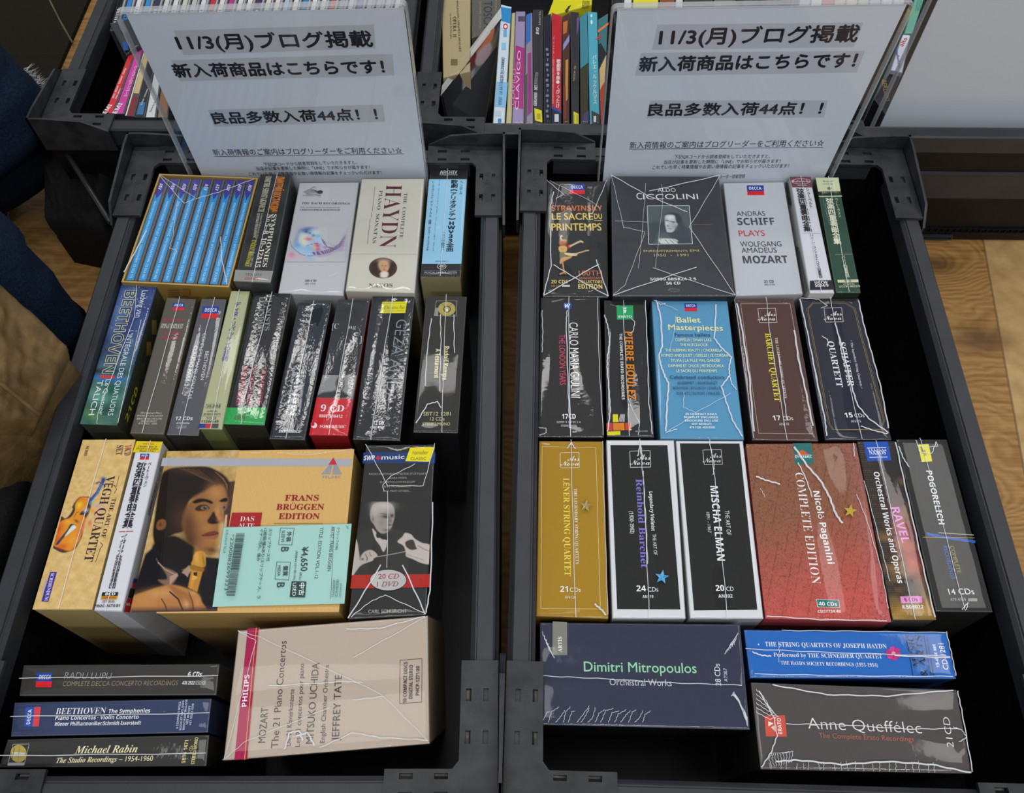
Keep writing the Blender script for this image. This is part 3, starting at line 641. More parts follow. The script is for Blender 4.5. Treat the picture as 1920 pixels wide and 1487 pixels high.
def d(i, b):
    i.R([(1242,158), (1551,158), (1506,850), (1182,850)], '#8fc2de'); i.T((1330,113), (1472,113), 26, 'ARCHIV', W_, 'b'); i.T((1330,127), (1472,127), 9, 'PRODUKTION', '#c8c8c8', 'b')
    i.V((1450,165), (1410,752), 52, '歌劇《アリオダンテ》HWV33全曲', '#1d2530', .03); i.V((1508,168), (1500,285), 24, 'ヘンデル', '#24303a', .01); i.V((1362,585), (1352,748), 24, '（ライヴ録音）', '#24303a', .01)
    i.V((1278,172), (1228,748), 20, 'レ・ミュジシャン・デュ・ルーヴル 指揮：マルク・ミンコフスキ', '#2c3840', .01); i.V((1328,166), (1275,750), 12, 'アンネ・ソフィー・フォン・オッター リン・ドーソン エヴァ・ポドレス', '#42525c')
    i.T((1290,836), (1400,836), 8, '(歌詞/解説書付)', '#42525c'); i.L([(1192,910), (1500,908), (1498,966)], 2, '#8a8a88'); i.T((1206,934), (1470,931), 16, 'POCA-1143/5 (3CD)', '#b8b8b4')
    i.E((1345,875), 38, 25, '#a8a8a8'); i.E((1345,875), 32, 20, '#2a2a2e'); i.T((1322,884), (1368,884), 20, '4D', '#b8b8b8', 'b')
b_ = cd_box(X(ZB, (1250,70), (1560,68), (1500,963), (1166,963)), ZB, '#2d2d30', 'narrow box with a pale blue paper strip, right end of the left crate\'s back row', d, side='#8d8660', seams=[[(1398,70),(1335,960)]], group=GL1, amp=.0003)

# -- second row, left crate
neb = lambda P: (lambda t, n1, n2: np.clip((1-t)[:, None]*C('#33477c')+t[:, None]*C('#3d6a5e')+n1[:, None]*np.array([.04, .06, .07])+np.clip(n2-.9, 0, 1)[:, None]*.25, .005, .9))(np.clip((P[:, 1]-450)/500, 0, 1), wnoise(P, 260, 3), wnoise(P, 22, 5, 2))
nebula = paint([('b', (330,560), (160,110), -.9, .75, '#1d2a4c'), ('b', (250,820), (230,26), .12, .9, '#2f74b8'), ('b', (420,300), (60,200), .3, .45, '#6f8fc4'), ('b', (240,980), (120,60), .4, .6, '#6fae9c'), ('b', (180,1130), (110,40), .5, .7, '#5f8a52'), ('b', (330,1080), (80,60), 0, .6, '#14302c'), ('b', (240,770), (200,28), 0, .8, '#141d24')]
               +[('b', (random.Random(k).uniform(300,700), random.Random(k+90).uniform(60,560)), (3, 3), 0, .9, '#d8e4f4') for k in range(46)], neb)
def d(i, b):
    i.I([(430,52), (722,56), (391,1213), (87,1204)], nebula, 1.4)
    i.T((462,110), (268,788), 90, 'BEETHOVEN', '#c9c98a', 'b', .035); i.T((462,110), (268,788), 90, 'BEETHOVEN', '#27396a', 'b', 0, -.016)
    i.T((598,110), (540,330), 50, 'Ludwig van', '#d0d8e4'); i.R([(255,804), (376,808), (372,830), (251,826)], '#cc3a30'); i.T((488,440), (315,1136), 40, "L'INTÉGRALE DES QUATUORS", '#cfdce0'); i.T((302,840), (240,1132), 34, 'Le Quatuor', '#d8e0e0'); i.T((236,845), (158,1132), 46, 'TALICH', '#dfe6e4')
    i.L([(590,350), (400,1195)], 4, '#d8dcdc')
    r = b.right; r.Z = ZC; r.R([(740,160), (600,640), (560,920), (470,1240), (455,1210), (530,900), (660,420), (725,150)], '#4a4a2e'); r.B(672, 352, 712, 470, '#8a7a44'); r.B(628, 530, 668, 640, '#8a7038'); r.B(580, 700, 622, 830, '#3a4a30'); r.T((470,1190), (560,920), 36, '21CD', '#c8c83a', 'o')
cd_box(X(ZC, (430,50), (726,55), (392,1216), (85,1205)), ZC, '#2f4370', 'starry blue and green box with outlined yellow lettering, left end of the second row', d, side='#3c4038', film='wrinkle', seams=[[(560,55),(540,330),(240,1120),(232,1210)]], group=GL2, amp=.0006)

def d(i, b):
    i.label(850, 210, 945, 272, -6)
    i.T((768,362), (935,366), 24, 'BEETHOVEN', '#b03a44', 's'); i.T((752,398), (935,402), 18, 'THE COMPLETE', '#cfcabc', 's'); i.T((748,418), (925,422), 18, 'PIANO SONATAS', '#cfcabc', 's'); i.T((772,470), (905,474), 24, 'ALFRED', '#b03a44', 's'); i.T((755,508), (905,512), 24, 'BRENDEL', '#b03a44', 's')
    for y_, t_, a, c_ in ((1120, '10 Compact Discs', 583, 757), (1143, 'BOOKLET ENCLOSED', 555, 767), (1168, 'BROCHURE INCLUSE', 553, 760), (1188, 'MIT BEIHEFT', 585, 718), (1208, '478 1821  ADD', 566, 718)): i.T((a, y_), (c_, y_+1), 14, t_, '#c4c0b4', 's')
cd_box(X(ZC, (795,160), (1040,175), (775,1290), (490,1280)), ZC, '#58524a', 'taupe spine with faded red lettering and a gold foot edge, second row', d, side='#55503f', film='wrinkle', seams=[[(912,165),(600,1285)]], group=GL2, amp=.0007)
def d(i, b):
    i.label(1095, 240, 1228, 336, -14); i.T((1118,607), (1075,844), 28, 'BEETHOVEN', '#d8d8da', ''); i.T((1098,458), (970,1000), 28, 'COMPLETE PIANO SONATAS', '#d8d8da'); i.T((1026,562), (946,886), 28, 'CLAUDIO ARRAU', '#d8d8da')
    i.T((868,1172), (1010,1173), 30, '12 CDs', '#dcdcdc', 'b'); i.T((875,1205), (985,1206), 16, '478 9694', '#c0c0c2', 'b'); i.L([(882,1218), (962,1219), (958,1238), (878,1237)], 2, '#b0b0b2', True); i.T((888,1235), (955,1236), 13, 'DDD/ADD', '#b0b0b2')
cd_box(X(ZC, (1080,170), (1292,175), (1060,1300), (790,1295)), ZC, '#54555a', 'slate grey spine with a blue and red label, third in the second row', d, side='#2e2d2a', film='wrinkle', seams=[[(1195,172),(905,1298)]], group=GL2, amp=.0006)
def d(i, b):
    i.V((1386,205), (1272,690), 46, 'ディヌ・リパッティの芸術', '#2d3f92', .02); i.L([(1125,1040), (1240,1040), (1234,1072), (1119,1072)], 2.5, '#3a3c30', True); i.T((1130,1066), (1234,1066), 18, 'HS-2053', '#3a3c30', 'b')
    i.T((1128,1107), (1212,1107), 16, '(6枚組)', '#4a4c3c'); i.T((1098,1132), (1236,1132), 18, '定価9,000円', '#3f4136'); i.L([(1092,1140), (1240,1140)], 2, '#5a5c48'); i.T((1120,1166), (1205,1166), 18, 'TOCE', '#3f4136'); i.T((1080,1193), (1222,1193), 20, '11244~49', '#33352c', 'b')
    i.R([(1066,1203), (1120,1203), (1113,1237), (1058,1236)], '#233a8e'); i.R([(1120,1203), (1174,1203), (1167,1237), (1113,1237)], '#b8283a'); i.R([(1176,1203), (1226,1203), (1219,1238), (1170,1237)], '#4a4c50')
cd_box(X(ZC, (1322,105), (1484,108), (1255,1250), (1048,1245)), ZC, '#aaad88', 'pale green spine with blue Japanese lettering, second row', d, side='#6f7a4c', seams=[[(1395,108),(1160,1248)]], group=GL2, amp=.0003)
def d(i, b):
    i.R([(1292,1068), (1618,1072), (1600,1214), (1264,1204)], '#26a04e'); i.T((1366,1118), (1480,1120), 26, 'VENEZIA', '#1d3a26', 's'); i.T((1352,1164), (1440,1166), 28, 'CDVE', '#7a3a26', 'b')
    i.T((1420,730), (1362,1045), 50, 'PIANO CONCERTOS', '#b02840', 's'); i.T((1500,735), (1445,1045), 34, 'RACHMANINOV', '#a42a40', 's'); i.T((1580,745), (1535,1045), 40, 'COMPLETE', '#a42a40', 's'); i.T((1560,165), (1545,460), 44, 'LEGENDARY', '#8c8e8c', 's'); i.T((1625,150), (1600,440), 38, 'PIANISTS', '#8c8e8c', 's')
cd_box(X(ZC, (1512,122), (1826,128), (1602,1216), (1264,1205)), ZC, '#1e1f1f', 'black crackled spine with a bright green foot and red lettering, second row', d, side='#3a3a35', film='crinkle', seams=[[(1665,125),(1420,1080),(1415,1210)]], group=GL2, amp=.0010)
def d(i, b):
    i.T((166,1075), (222,705), 22, 'Hans Rosbaud dirigiert', '#c4cad0'); i.T((215,1078), (262,745), 32, 'Mahler', '#d4d8dc', 'b'); i.T((262,1078), (296,830), 22, 'Aufnahmen 1951-1961', '#c4cad0'); i.T((92,1217), (262,1219), 22, 'SWR19099CD', '#d4d8da', 'o')
cd_box(X(ZD, (248,190), (511,192), (300,1276), (15,1266)), ZD, '#1c242c', 'dark blue black spine with small white upward lettering, second row', d, side='#26292c', film='crinkle', seams=[[(375,190),(155,1270)]], group=GL2, amp=.0011)
port = paint([('s', [(545,870),(540,820),(560,785),(590,780),(608,800),(605,860),(595,890),(640,920),(650,945),(400,945),(430,905),(520,890)], 8, '#2c2c2c'), ('b', (590,830), (14,30), 0, .5, '#5a5a58')], '#8a8c8a')
def d(i, b):
    i.I([(440,765), (704,768), (672,955), (391,945)], port, 1.4); i.R([(391,943), (671,953), (635,1240), (332,1235)], '#c4202a')
    i.T((420,1048), (603,1052), 50, '9 CD', W_, 's'); i.T((408,1097), (592,1101), 24, '88697616412', '#ecd4d4', 'b'); i.T((415,1177), (618,1180), 20, 'SONY MUSIC', '#f0dcdc', 's'); i.E((372,1160), 24, 22, '#ecd8d8', 16); i.E((360,1150), 16, 16, '#c4202a', 14)
    i.T((512,405), (560,405), 42, '[C', '#b8bcbc', 's', 0, -.01); i.T((640,405), (698,405), 30, 'ng', '#b8bcbc', 's', 0, -.01); i.T((680,460), (700,460), 30, 't', '#b8bcbc', 's'); i.T((668,508), (742,508), 46, 'k ]', '#b8bcbc', 's', 0, -.01)
cd_box(X(ZD, (555,170), (812,172), (636,1242), (332,1236)), ZD, '#26282a', 'black spine with a red foot reading 9 CD and a grey portrait, second row', d, side='#9a1c26', film='crinkle', seams=[[(680,172),(490,1240)]], group=GL2, amp=.0010)
def d(i, b):
    i.R([(905,192), (1098,190), (1085,280), (890,282)], '#cfc82a'); i.L([(905,205), (1085,203)], 3, '#8a842a'); i.L([(900,265), (1080,263)], 3, '#8a842a'); i.T((915,250), (1080,248), 26, 'Deutsche', '#6a6420', 'i')
    i.T((1018,330), (918,975), 85, 'GÉZA ANDA', '#7d858c', '', 0, -.012); i.T((870,830), (850,965), 32, 'EDITION', '#6a7278', '', 0, -.01); i.T((834,1156), (915,1157), 30, '12 CD', '#d0d4d4', 'b'); i.T((826,1184), (918,1185), 20, '482 9692', '#c8ccd0', 'b')
cd_box(X(ZD, (825,145), (1162,145), (1046,1281), (670,1271)), ZD, '#202326', 'wide black crackled spine with a yellow label, second row', d, side='#15181b', film='crinkle', seams=[[(990,147),(815,1278)]], group=GL2, amp=.0012)
def d(i, b):
    i.L([(1328,185), (1490,185), (1482,305), (1312,303)], 3, '#a8a8a0', True); i.R([(1322,240), (1345,240), (1342,303), (1316,302)], '#8a8a88'); i.E((1410,248), 68, 55, '#a89a56'); i.E((1412,250), 30, 26, '#4a4630'); i.E((1412,250), 22, 18, '#a89a56'); i.R([(1402,270), (1420,270), (1416,235), (1406,235)], '#e0dcc4'); i.L([(1370,205), (1410,245), (1450,210)], 4, '#6e6432')
    i.T((1392,542), (1374,805), 38, 'Rudolf Kempe', '#d6d29c', 'b'); i.T((1324,560), (1310,790), 36, 'A Testament', '#d6d29c', 'b'); i.T((1225,1084), (1440,1084), 28, 'SBT12 1281', '#c8c48e'); i.T((1278,1123), (1392,1123), 26, '12 CDs', '#c8c48e'); i.T((1220,1162), (1435,1162), 24, 'STEREO/MONO', '#c8c48e')
cd_box(X(ZD, (1246,141), (1570,146), (1500,1222), (1143,1216)), ZD, '#34332f', 'charcoal spine with pale yellow lettering and a gold emblem, right end of the second row', d, side='#151618', film='smooth', seams=[[(1405,142),(1370,1220)], ([(1170,1150),(1260,1000),(1340,980),(1365,1030)], .9), ([(1290,330),(1260,560),(1240,860)], .8), ([(1360,300),(1365,500),(1355,900)], .7), ([(1465,300),(1470,600)], .7)], group=GL2, amp=.00035)

# -- third row, left crate
parch = lambda P: np.clip(C('#d2b172')[None]+(wnoise(P, 90, 2, 4)*.09)[:, None]*np.array([1, .9, .6])+(wnoise(P, 9, 6, 2)*.03)[:, None], .02, .9)
VZ = (60,870,7.825)
violin = paint([('b', (1000,700), (60,160), .4, .5, '#d8a098'), ('s', [(270,1200),(310,1110),(345,930),(400,840),(400,800),(440,770),(490,800),(560,740),(600,660),(590,640),(630,560),(700,490),(790,480),(860,490),(840,560),(870,620),(840,720),(800,790),(760,920),(740,1050),(690,1160),(640,1240),(540,1290),(430,1300)], 7, '#30262e'),
    ('s', [(320,1190),(350,1060),(370,930),(430,840),(560,790),(630,690),(640,590),(710,500),(800,490),(850,510),(820,600),(760,740),(790,800),(760,930),(720,1060),(680,1150),(560,1270),(400,1230)], 6, '#d98a22'), ('b', (380,960), (60,100), .5, .9, '#c8381c'), ('b', (350,1120), (40,90), .7, .8, '#c23a1e'), ('b', (460,1210), (80,40), -.1, .9, '#cc4a20'), ('b', (720,540), (50,60), .5, .8, '#c85a1c'), ('b', (700,600), (40,60), .6, .9, '#e8c830'), ('b', (540,860), (60,40), .3, .8, '#e2a826'), ('b', (600,1120), (60,110), .6, .7, '#e0a030'), ('b', (560,1230), (60,50), 0, .8, '#e2861e'), ('b', (720,960), (30,140), .35, .8, '#c65a3a'), ('b', (960,620), (70,50), .2, .6, '#b8a0a0'), ('b', (890,680), (50,40), .2, .8, '#d89a2e'),
    ('s', [(560,890),(600,880),(650,920),(560,1000),(460,1090),(390,1180),(345,1180),(440,1060),(520,960)], 5, '#3a3644'), ('s', [(600,900),(650,930),(570,1000),(480,1070),(520,1000)], 5, '#d4d8c8'), ('l', [(840,560),(900,490),(960,420),(1010,320),(1050,240)], 46, '#2d4a88'), ('l', [(870,560),(960,430),(1030,280)], 14, '#4a80bc'), ('b', (1050,225), (40,35), 0, 1, '#28407e'), ('l', [(940,285),(985,265),(1030,290),(1080,330)], 16, '#3f4a72'), ('b', (960,285), (20,16), 0, .9, '#4a5a80'),
    ('s', [(700,740),(740,690),(840,600),(880,560),(850,640),(790,720),(740,750)], 4, '#2c2836'), ('b', (790,680), (34,26), -.7, .9, '#dcd8c8'), ('b', (880,580), (34,26), -.6, .7, '#8aac7a'), ('b', (655,840), (38,20), .6, .9, '#4a3a30'), ('b', (850,870), (30,50), .2, .7, '#c85a2a'), ('b', (830,960), (60,30), .3, .7, '#d8a068'), ('l', [(620,780),(650,720),(690,700)], 6, '#4a3020'), ('l', [(690,860),(800,700),(880,560)], 3, '#6a4a30')], parch)
def d(i, b):
    j = Ink(i.mb, i.f, ZE); j.I([(452,97), (838,95), (520,1342), (82,1342)], parch, 1.7); j = Ink(i.mb, i.f, VZ); j.I([(596,160), (1230,160), (905,1320), (285,1320)], violin, 1.1)
    i.mb.k += 2
    i.T((628,362), (458,992), 62, 'VÉGH QUARTET', '#33232a', 's'); i.T((668,525), (585,818), 30, 'THE ART OF', '#33232a', 's'); i.L([(718,362), (700,440)], 3, '#4a3430'); i.L([(690,440), (700,460), (684,490)], 4, '#4a3430'); i.L([(580,850), (600,870), (576,900)], 4, '#4a3430'); i.L([(580,900), (546,995)], 3, '#4a3430')
    i.T((765,140), (762,170), 46, '14', '#a8402e', 's'); i.T((761,172), (757,216), 46, 'CD', '#5a3a30', 's'); i.T((704,140), (694,213), 46, 'SET', '#5a3f34', 's'); i.T((480,145), (460,216), 20, 'SCR03', '#4a3a30', 's')
    i.R([(214,1068), (262,1070), (200,1286), (150,1283)], '#3d3092'); i.T((222,1076), (172,1280), 24, 'SCRIBENDUM', '#d4cce8', 's'); i.R([(176,1125), (190,1126), (164,1230), (150,1229)], '#b0a8a8')
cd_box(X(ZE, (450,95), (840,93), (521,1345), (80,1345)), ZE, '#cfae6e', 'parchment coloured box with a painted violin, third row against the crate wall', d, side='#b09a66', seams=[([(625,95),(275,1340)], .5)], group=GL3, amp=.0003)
def d(i, b):
    i.R([(848,106), (1039,111), (1012,192), (818,188)], '#d8bf1c'); i.T((888,132), (974,134), 11, 'TOWER RECORDS', '#b03a20', 'b'); i.T((856,152), (996,154), 14, 'Chamber Music by', '#3a3414', 'j'); i.T((842,168), (1002,170), 14, 'French and Italian', '#3a3414', 'j'); i.T((862,185), (982,187), 14, 'Masters Vol.1', '#3a3414', 'j')
    i.label(874, 200, 940, 243, -5); i.V((888,264), (776,746), 64, '弦楽四重奏曲全集', '#25202a', .03); i.V((945,262), (905,446), 26, 'ベートーヴェン', '#25202a', .01); i.L([(718,773), (820,769)], 5, '#b83a4a'); i.V((760,790), (665,1190), 44, 'イタリア弦楽四重奏団', '#25202a', .015)
    i.R([(597,1218), (714,1216), (708,1243), (590,1244)], '#26262a'); i.T((616,1240), (690,1239), 20, '8CD', '#e0e0e0', 'b'); i.R([(590,1246), (707,1244), (702,1270), (584,1271)], '#c88a24'); i.T((594,1265), (695,1264), 14, 'TOWER RECORDS', '#7a3a14', 'b'); i.T((592,1296), (686,1294), 18, '(室内楽曲)', '#3a3a40'); i.T((537,1328), (724,1325), 20, 'PROC-1674/81', '#2a2a30', 'b')
    r = b.right; r.Z = ZE; r.V((1025,262), (925,650), 22, 'イタリア弦楽四重奏団', '#3a3a40', .01); r.R([(1052,172), (1082,185), (1058,250), (1022,240)], '#c8ae1c'); r.R([(815,1115), (852,1120), (845,1150), (808,1145)], '#2a3f8c'); r.R([(808,1146), (845,1152), (838,1185), (802,1180)], '#b8303a'); r.R([(790,1185), (825,1190), (812,1260), (772,1255)], '#2a2824'); r.R([(768,1260), (810,1265), (795,1365), (742,1360)], '#b0262e'); r.T((757,1312), (790,1316), 20, '¥5,', '#e8d8d8', 'b')
cd_box(X(ZE, (850,106), (1040,111), (740,1361), (525,1353)), ZE, '#d0d1d6', 'white spine with bold black Japanese lettering and a yellow top, third row', d, side='#c4c5c8', seams=[[(950,108),(620,1358)]], group=GL3, amp=.0003)

QZ = (230,835,4.5045)
gold = lambda P: np.clip(C('#cfa765')[None]+(wnoise(P, 30, 4, 3)*.02)[:, None], .02, .9)
stone = lambda P: np.clip(C('#b99a60')[None]+(wnoise(P, 160, 9, 4)*.14)[:, None]*np.array([1, .85, .55]), .02, .9)
man = paint([('p', [(880,310),(1100,285),(1100,585),(850,585)], 6, '#47302a'), ('p', [(855,585),(930,580),(930,690),(850,690)], 4, '#3a2418'), ('p', [(868,590),(884,588),(878,690),(862,690)], 3, '#c8b090'), ('p', [(890,588),(900,588),(895,690),(884,690)], 3, '#7a2420'),
    ('p', [(845,690),(870,600),(865,960),(790,970)], 8, '#b3a184'),
    ('s', [(330,250),(380,205),(470,185),(600,180),(720,182),(800,215),(860,255),(900,310),(905,400),(880,440),(700,430),(560,480),(540,700),(420,760),(290,840),(255,760),(270,600),(300,400)], 9, '#1c130d'),
    ('s', [(600,440),(690,390),(770,345),(835,335),(868,380),(885,450),(880,520),(850,560),(856,612),(846,650),(812,672),(812,745),(790,790),(788,850),(770,910),(735,940),(670,905),(580,840),(520,740),(500,640),(540,520)], 14, '#8f5f34'),
    ('b', (790,400), (70,70), 0, .8, '#b5824c'), ('b', (650,600), (95,60), .2, .75, '#a8733f'), ('b', (800,560), (30,80), .15, .8, '#b98450'), ('b', (700,850), (80,60), .2, .75, '#9e6b3b'), ('b', (760,800), (45,30), 0, .6, '#aa743f'), ('b', (560,680), (70,160), 0, .7, '#3c2413'), ('b', (560,820), (80,80), 0, .7, '#2a180d'), ('b', (720,700), (60,40), 0, .5, '#b37c46'),
    ('s', [(590,480),(640,452),(710,455),(760,478),(750,495),(690,478),(620,492)], 6, '#150d08'), ('s', [(815,470),(860,445),(885,450),(880,475),(840,480)], 6, '#150d08'), ('s', [(610,540),(650,505),(710,505),(735,535),(690,552),(640,556)], 5, '#3a2010'), ('s', [(660,528),(690,510),(722,520),(720,545),(680,548)], 4, '#7d6854'), ('b', (697,528), (18,20), 0, 1, '#0e0806'), ('b', (702,521), (4,4), 0, .7, '#d0ccc4'), ('s', [(818,520),(850,505),(872,520),(865,548),(830,545)], 4, '#8e7056'), ('b', (858,527), (10,15), 0, 1, '#0e0806'),
    ('s', [(715,640),(740,600),(770,560),(790,600),(820,640),(800,662),(740,664)], 7, '#2c170c'), ('b', (820,622), (22,26), 0, .9, '#b87e48'), ('b', (770,655), (20,8), 0, .9, '#140a06'),
    ('s', [(665,765),(720,735),(770,725),(808,735),(806,752),(740,768)], 5, '#6e3424'), ('s', [(690,770),(760,766),(806,755),(798,785),(740,792)], 6, '#94583c'), ('l', [(668,766),(740,762),(806,750)], 5, '#3c1a10'), ('b', (750,885), (60,22), .2, .7, '#3a2212'),
    ('s', [(285,690),(300,640),(345,625),(368,655),(352,705),(305,715)], 7, '#7a4d2a'), ('b', (320,670), (16,20), 0, .7, '#3a2010'), ('b', (470,620), (60,110), 0, .55, '#4a2f1a'), ('s', [(255,840),(420,760),(560,830),(640,900),(600,1000),(470,1060),(300,960)], 12, '#150e0a'),
    ('p', [(90,1220),(190,920),(270,850),(420,1010),(560,1080),(690,940),(820,955),(800,1430),(60,1430)], 10, '#131116'),
    ('s', [(285,960),(330,1020),(460,1085),(400,1190),(300,1140),(380,1120)], 8, '#7a604c'), ('p', [(400,1110),(460,1080),(470,1100),(395,1185)], 5, '#b08a7c'), ('l', [(300,990),(360,1050),(440,1090)], 9, '#a48a70'), ('p', [(500,1075),(560,1015),(572,1040),(550,1115)], 5, '#a08474'), ('p', [(470,1120),(520,1085),(550,1120),(540,1200),(470,1190)], 5, '#0c0a0c'),
    ('s', [(600,930),(625,900),(665,895),(695,910),(702,960),(690,1030),(585,1010),(592,970)], 5, '#c08a34'), ('b', (625,940), (18,60), -.1, .7, '#d8a850'), ('b', (685,980), (10,60), -.15, .7, '#7a5018'), ('p', [(570,1020),(600,1010),(690,1040),(682,1068),(572,1048)], 4, '#94641e'), ('p', [(582,1050),(676,1068),(630,1240),(552,1200)], 4, '#b87f2c'), ('b', (590,1150), (12,80), .25, .6, '#d0a048'), ('p', [(592,1072),(634,1070),(632,1120),(608,1140),(585,1135)], 3, '#d4a04a'), ('p', [(596,1075),(632,1070),(630,1108),(600,1100)], 3, '#33200c'),
    ('s', [(70,1290),(180,1240),(300,1200),(400,1178),(500,1195),(590,1230),(640,1260),(668,1320),(668,1425),(62,1425)], 8, '#ab7440'), ('b', (330,1250), (130,40), -.1, .7, '#c8945c'), ('b', (200,1320), (110,60), 0, .6, '#b9824a'), ('s', [(395,1185),(480,1215),(580,1290),(600,1420),(540,1420),(520,1340),(440,1260)], 9, '#9a6534'), ('l', [(400,1240),(470,1300),(520,1420)], 14, '#3c2210'), ('l', [(330,1300),(360,1350),(380,1420)], 10, '#5a3418'), ('l', [(560,1245),(590,1320),(605,1420)], 9, '#5a3418'), ('b', (540,1350), (26,50), -.3, .8, '#d09a60'), ('b', (630,1330), (24,70), -.1, .6, '#c48c50'), ('b', (595,1250), (22,20), 0, .7, '#c8965c'), ('p', [(60,1385),(800,1370),(800,1440),(60,1440)], 26, '#3c2a30'),
    ('b', (560,215), (170,34), .08, .5, '#4a3422'), ('b', (800,290), (70,50), .6, .45, '#4a3422'), *[('l', [(470+k*40,190+k*4),(560+k*36,225+k*8),(700+k*25,290+k*12)], 5, '#5c4028') for k in range(5)], *[('l', [(780+k*14,225+k*10),(850+k*8,280+k*14),(885,340+k*12)], 5, '#7a5a38') for k in range(4)]], stone)
def d(i, b):
    i.I([(-262,182), (1112,166), (1000,1360), (-338,1370)], gold, 2.2)
    j = Ink(i.mb, i.f, QZ); j.I([(378,50), (985,42), (800,1400), (62,1412)], man, 1.05)
    i.mb.k += 2
    i.R([(-292,230), (1096,238), (1088,292), (-306,290)], '#a4a6ac')
    i.R([(960,226), (986,281), (922,281)], '#c02a38'); i.R([(928,284), (950,284), (938,350), (870,350)], '#8e9298'); i.R([(962,284), (988,284), (1022,350), (950,350)], '#8e9298'); i.T((874,380), (1012,379), 18, 'TELDEC', '#8e9298', 'b')
    for a, e, y_, t_ in ((602,850,545,'FRANS'), (540,889,612,'BRÜGGEN'), (557,856,680,'EDITION')): i.T((a, y_), (e, y_), 42, t_, '#8f1c26', 's', .01)
    i.L([(525,712), (880,712)], 3, '#8a7040'); i.R([(218,634), (438,633), (424,735), (198,735)], '#a02428'); i.T((275,697), (377,697), 36, 'DAS', '#e8d8d0', 's', 0, -.012); i.T((262,738), (380,738), 26, 'ALTE', '#e8d8d0', 's', 0, -.012)
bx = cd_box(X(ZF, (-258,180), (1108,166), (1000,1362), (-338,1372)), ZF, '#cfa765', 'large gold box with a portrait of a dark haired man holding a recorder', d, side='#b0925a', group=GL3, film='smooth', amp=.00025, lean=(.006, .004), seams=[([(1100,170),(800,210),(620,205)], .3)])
fr = Ink(MB(), bx.front.f, ZF)
# price sticker
mb = MB(); st = Face(bx.T.mean(0)+np.array([0, 0, .0022]), (0, 0, 1)); sk = Ink(mb, st, ZF); q = [sk.w(p) for p in ((155,740), (1093,712), (1040,1298), (72,1322))]; prism(mb, np.array(q), np.array(q)-[0, 0, .0002], C('#9cc6bd'))
K = '#3c4a4a'
sk.L([(965,738), (940,1262)], 2.5, K)
sk.T((985,738), (972,905), 22, 'クラシック(OBI)', K); sk.T((945,735), (915,1060), 24, 'ARTIST: FRANS BRUGGEN', K); sk.T((862,740), (820,1116), 24, 'TITLE: EDITION VOL.1-12', K); sk.T((728,885), (720,1062), 46, '¥4,650', '#333f3f', '', .02); sk.T((712,1070), (706,1125), 18, '(税込)', K); sk.T((682,912), (665,1128), 16, '(税抜¥4,227+税10%)', K)
sk.L([(572,745), (672,747), (655,870), (557,866)], 3, K, True); sk.T((620,772), (612,846), 34, '外装', K, '', .02); sk.T((583,765), (576,852), 22, 'SLEEVE', K); sk.T((580,885), (574,918), 54, 'B', K, '', .015)
sk.L([(545,995), (645,998), (632,1128), (532,1122)], 3, K, True); sk.T((594,1025), (588,1098), 34, '盤質', K, '', .02); sk.T((552,1022), (548,1100), 22, 'MEDIA', K); sk.T((550,1146), (544,1182), 54, 'B', K, '', .015)
sk.R([(655,1137), (762,1140), (752,1255), (640,1253)], '#3a4644'); sk.T((712,1150), (706,1242), 38, '中古', '#d0e4de', '', .02); sk.T((664,1150), (660,1245), 26, 'USED', '#d0e4de')
sk.T((488,752), (468,992), 24, 'スリップケース付', K, '', .01); sk.T((452,752), (400,1268), 24, '12枚組/盤Aあり/スリップケース、ラ', K, '', .01); sk.T((425,756), (398,992), 24, 'イナー汚れ、傷み', K, '', .01)
rb = random.Random(5); y_ = 790
while y_ < 1255:
    w_ = rb.choice((2.5, 2.5, 4.5, 6.5)); f_ = (y_-790)/465; sk.R([(248-64*f_, y_), (311-66*f_, y_), (311-66*f_, y_+w_), (248-64*f_, y_+w_)], K); y_ += w_+rb.choice((2.5, 3, 5))
sk.T((218,800), (165,1243), 24, '*2200882699323*', K); sk.T((180,765), (158,942), 20, '水色/LIGHT BLUE', K); sk.T((962,1135), (952,1260), 18, '4509974752', K); sk.T((988,1135), (978,1262), 18, '0800364 6125', K); sk.T((1015,1160), (1008,1262), 12, '07AM0201', K); sk.T((1062,740), (1060,765), 14, 'JP', K)
ps = mb.build('price_sticker', M_PAPER, bx.root); ps['label'] = 'pale aqua price sticker'

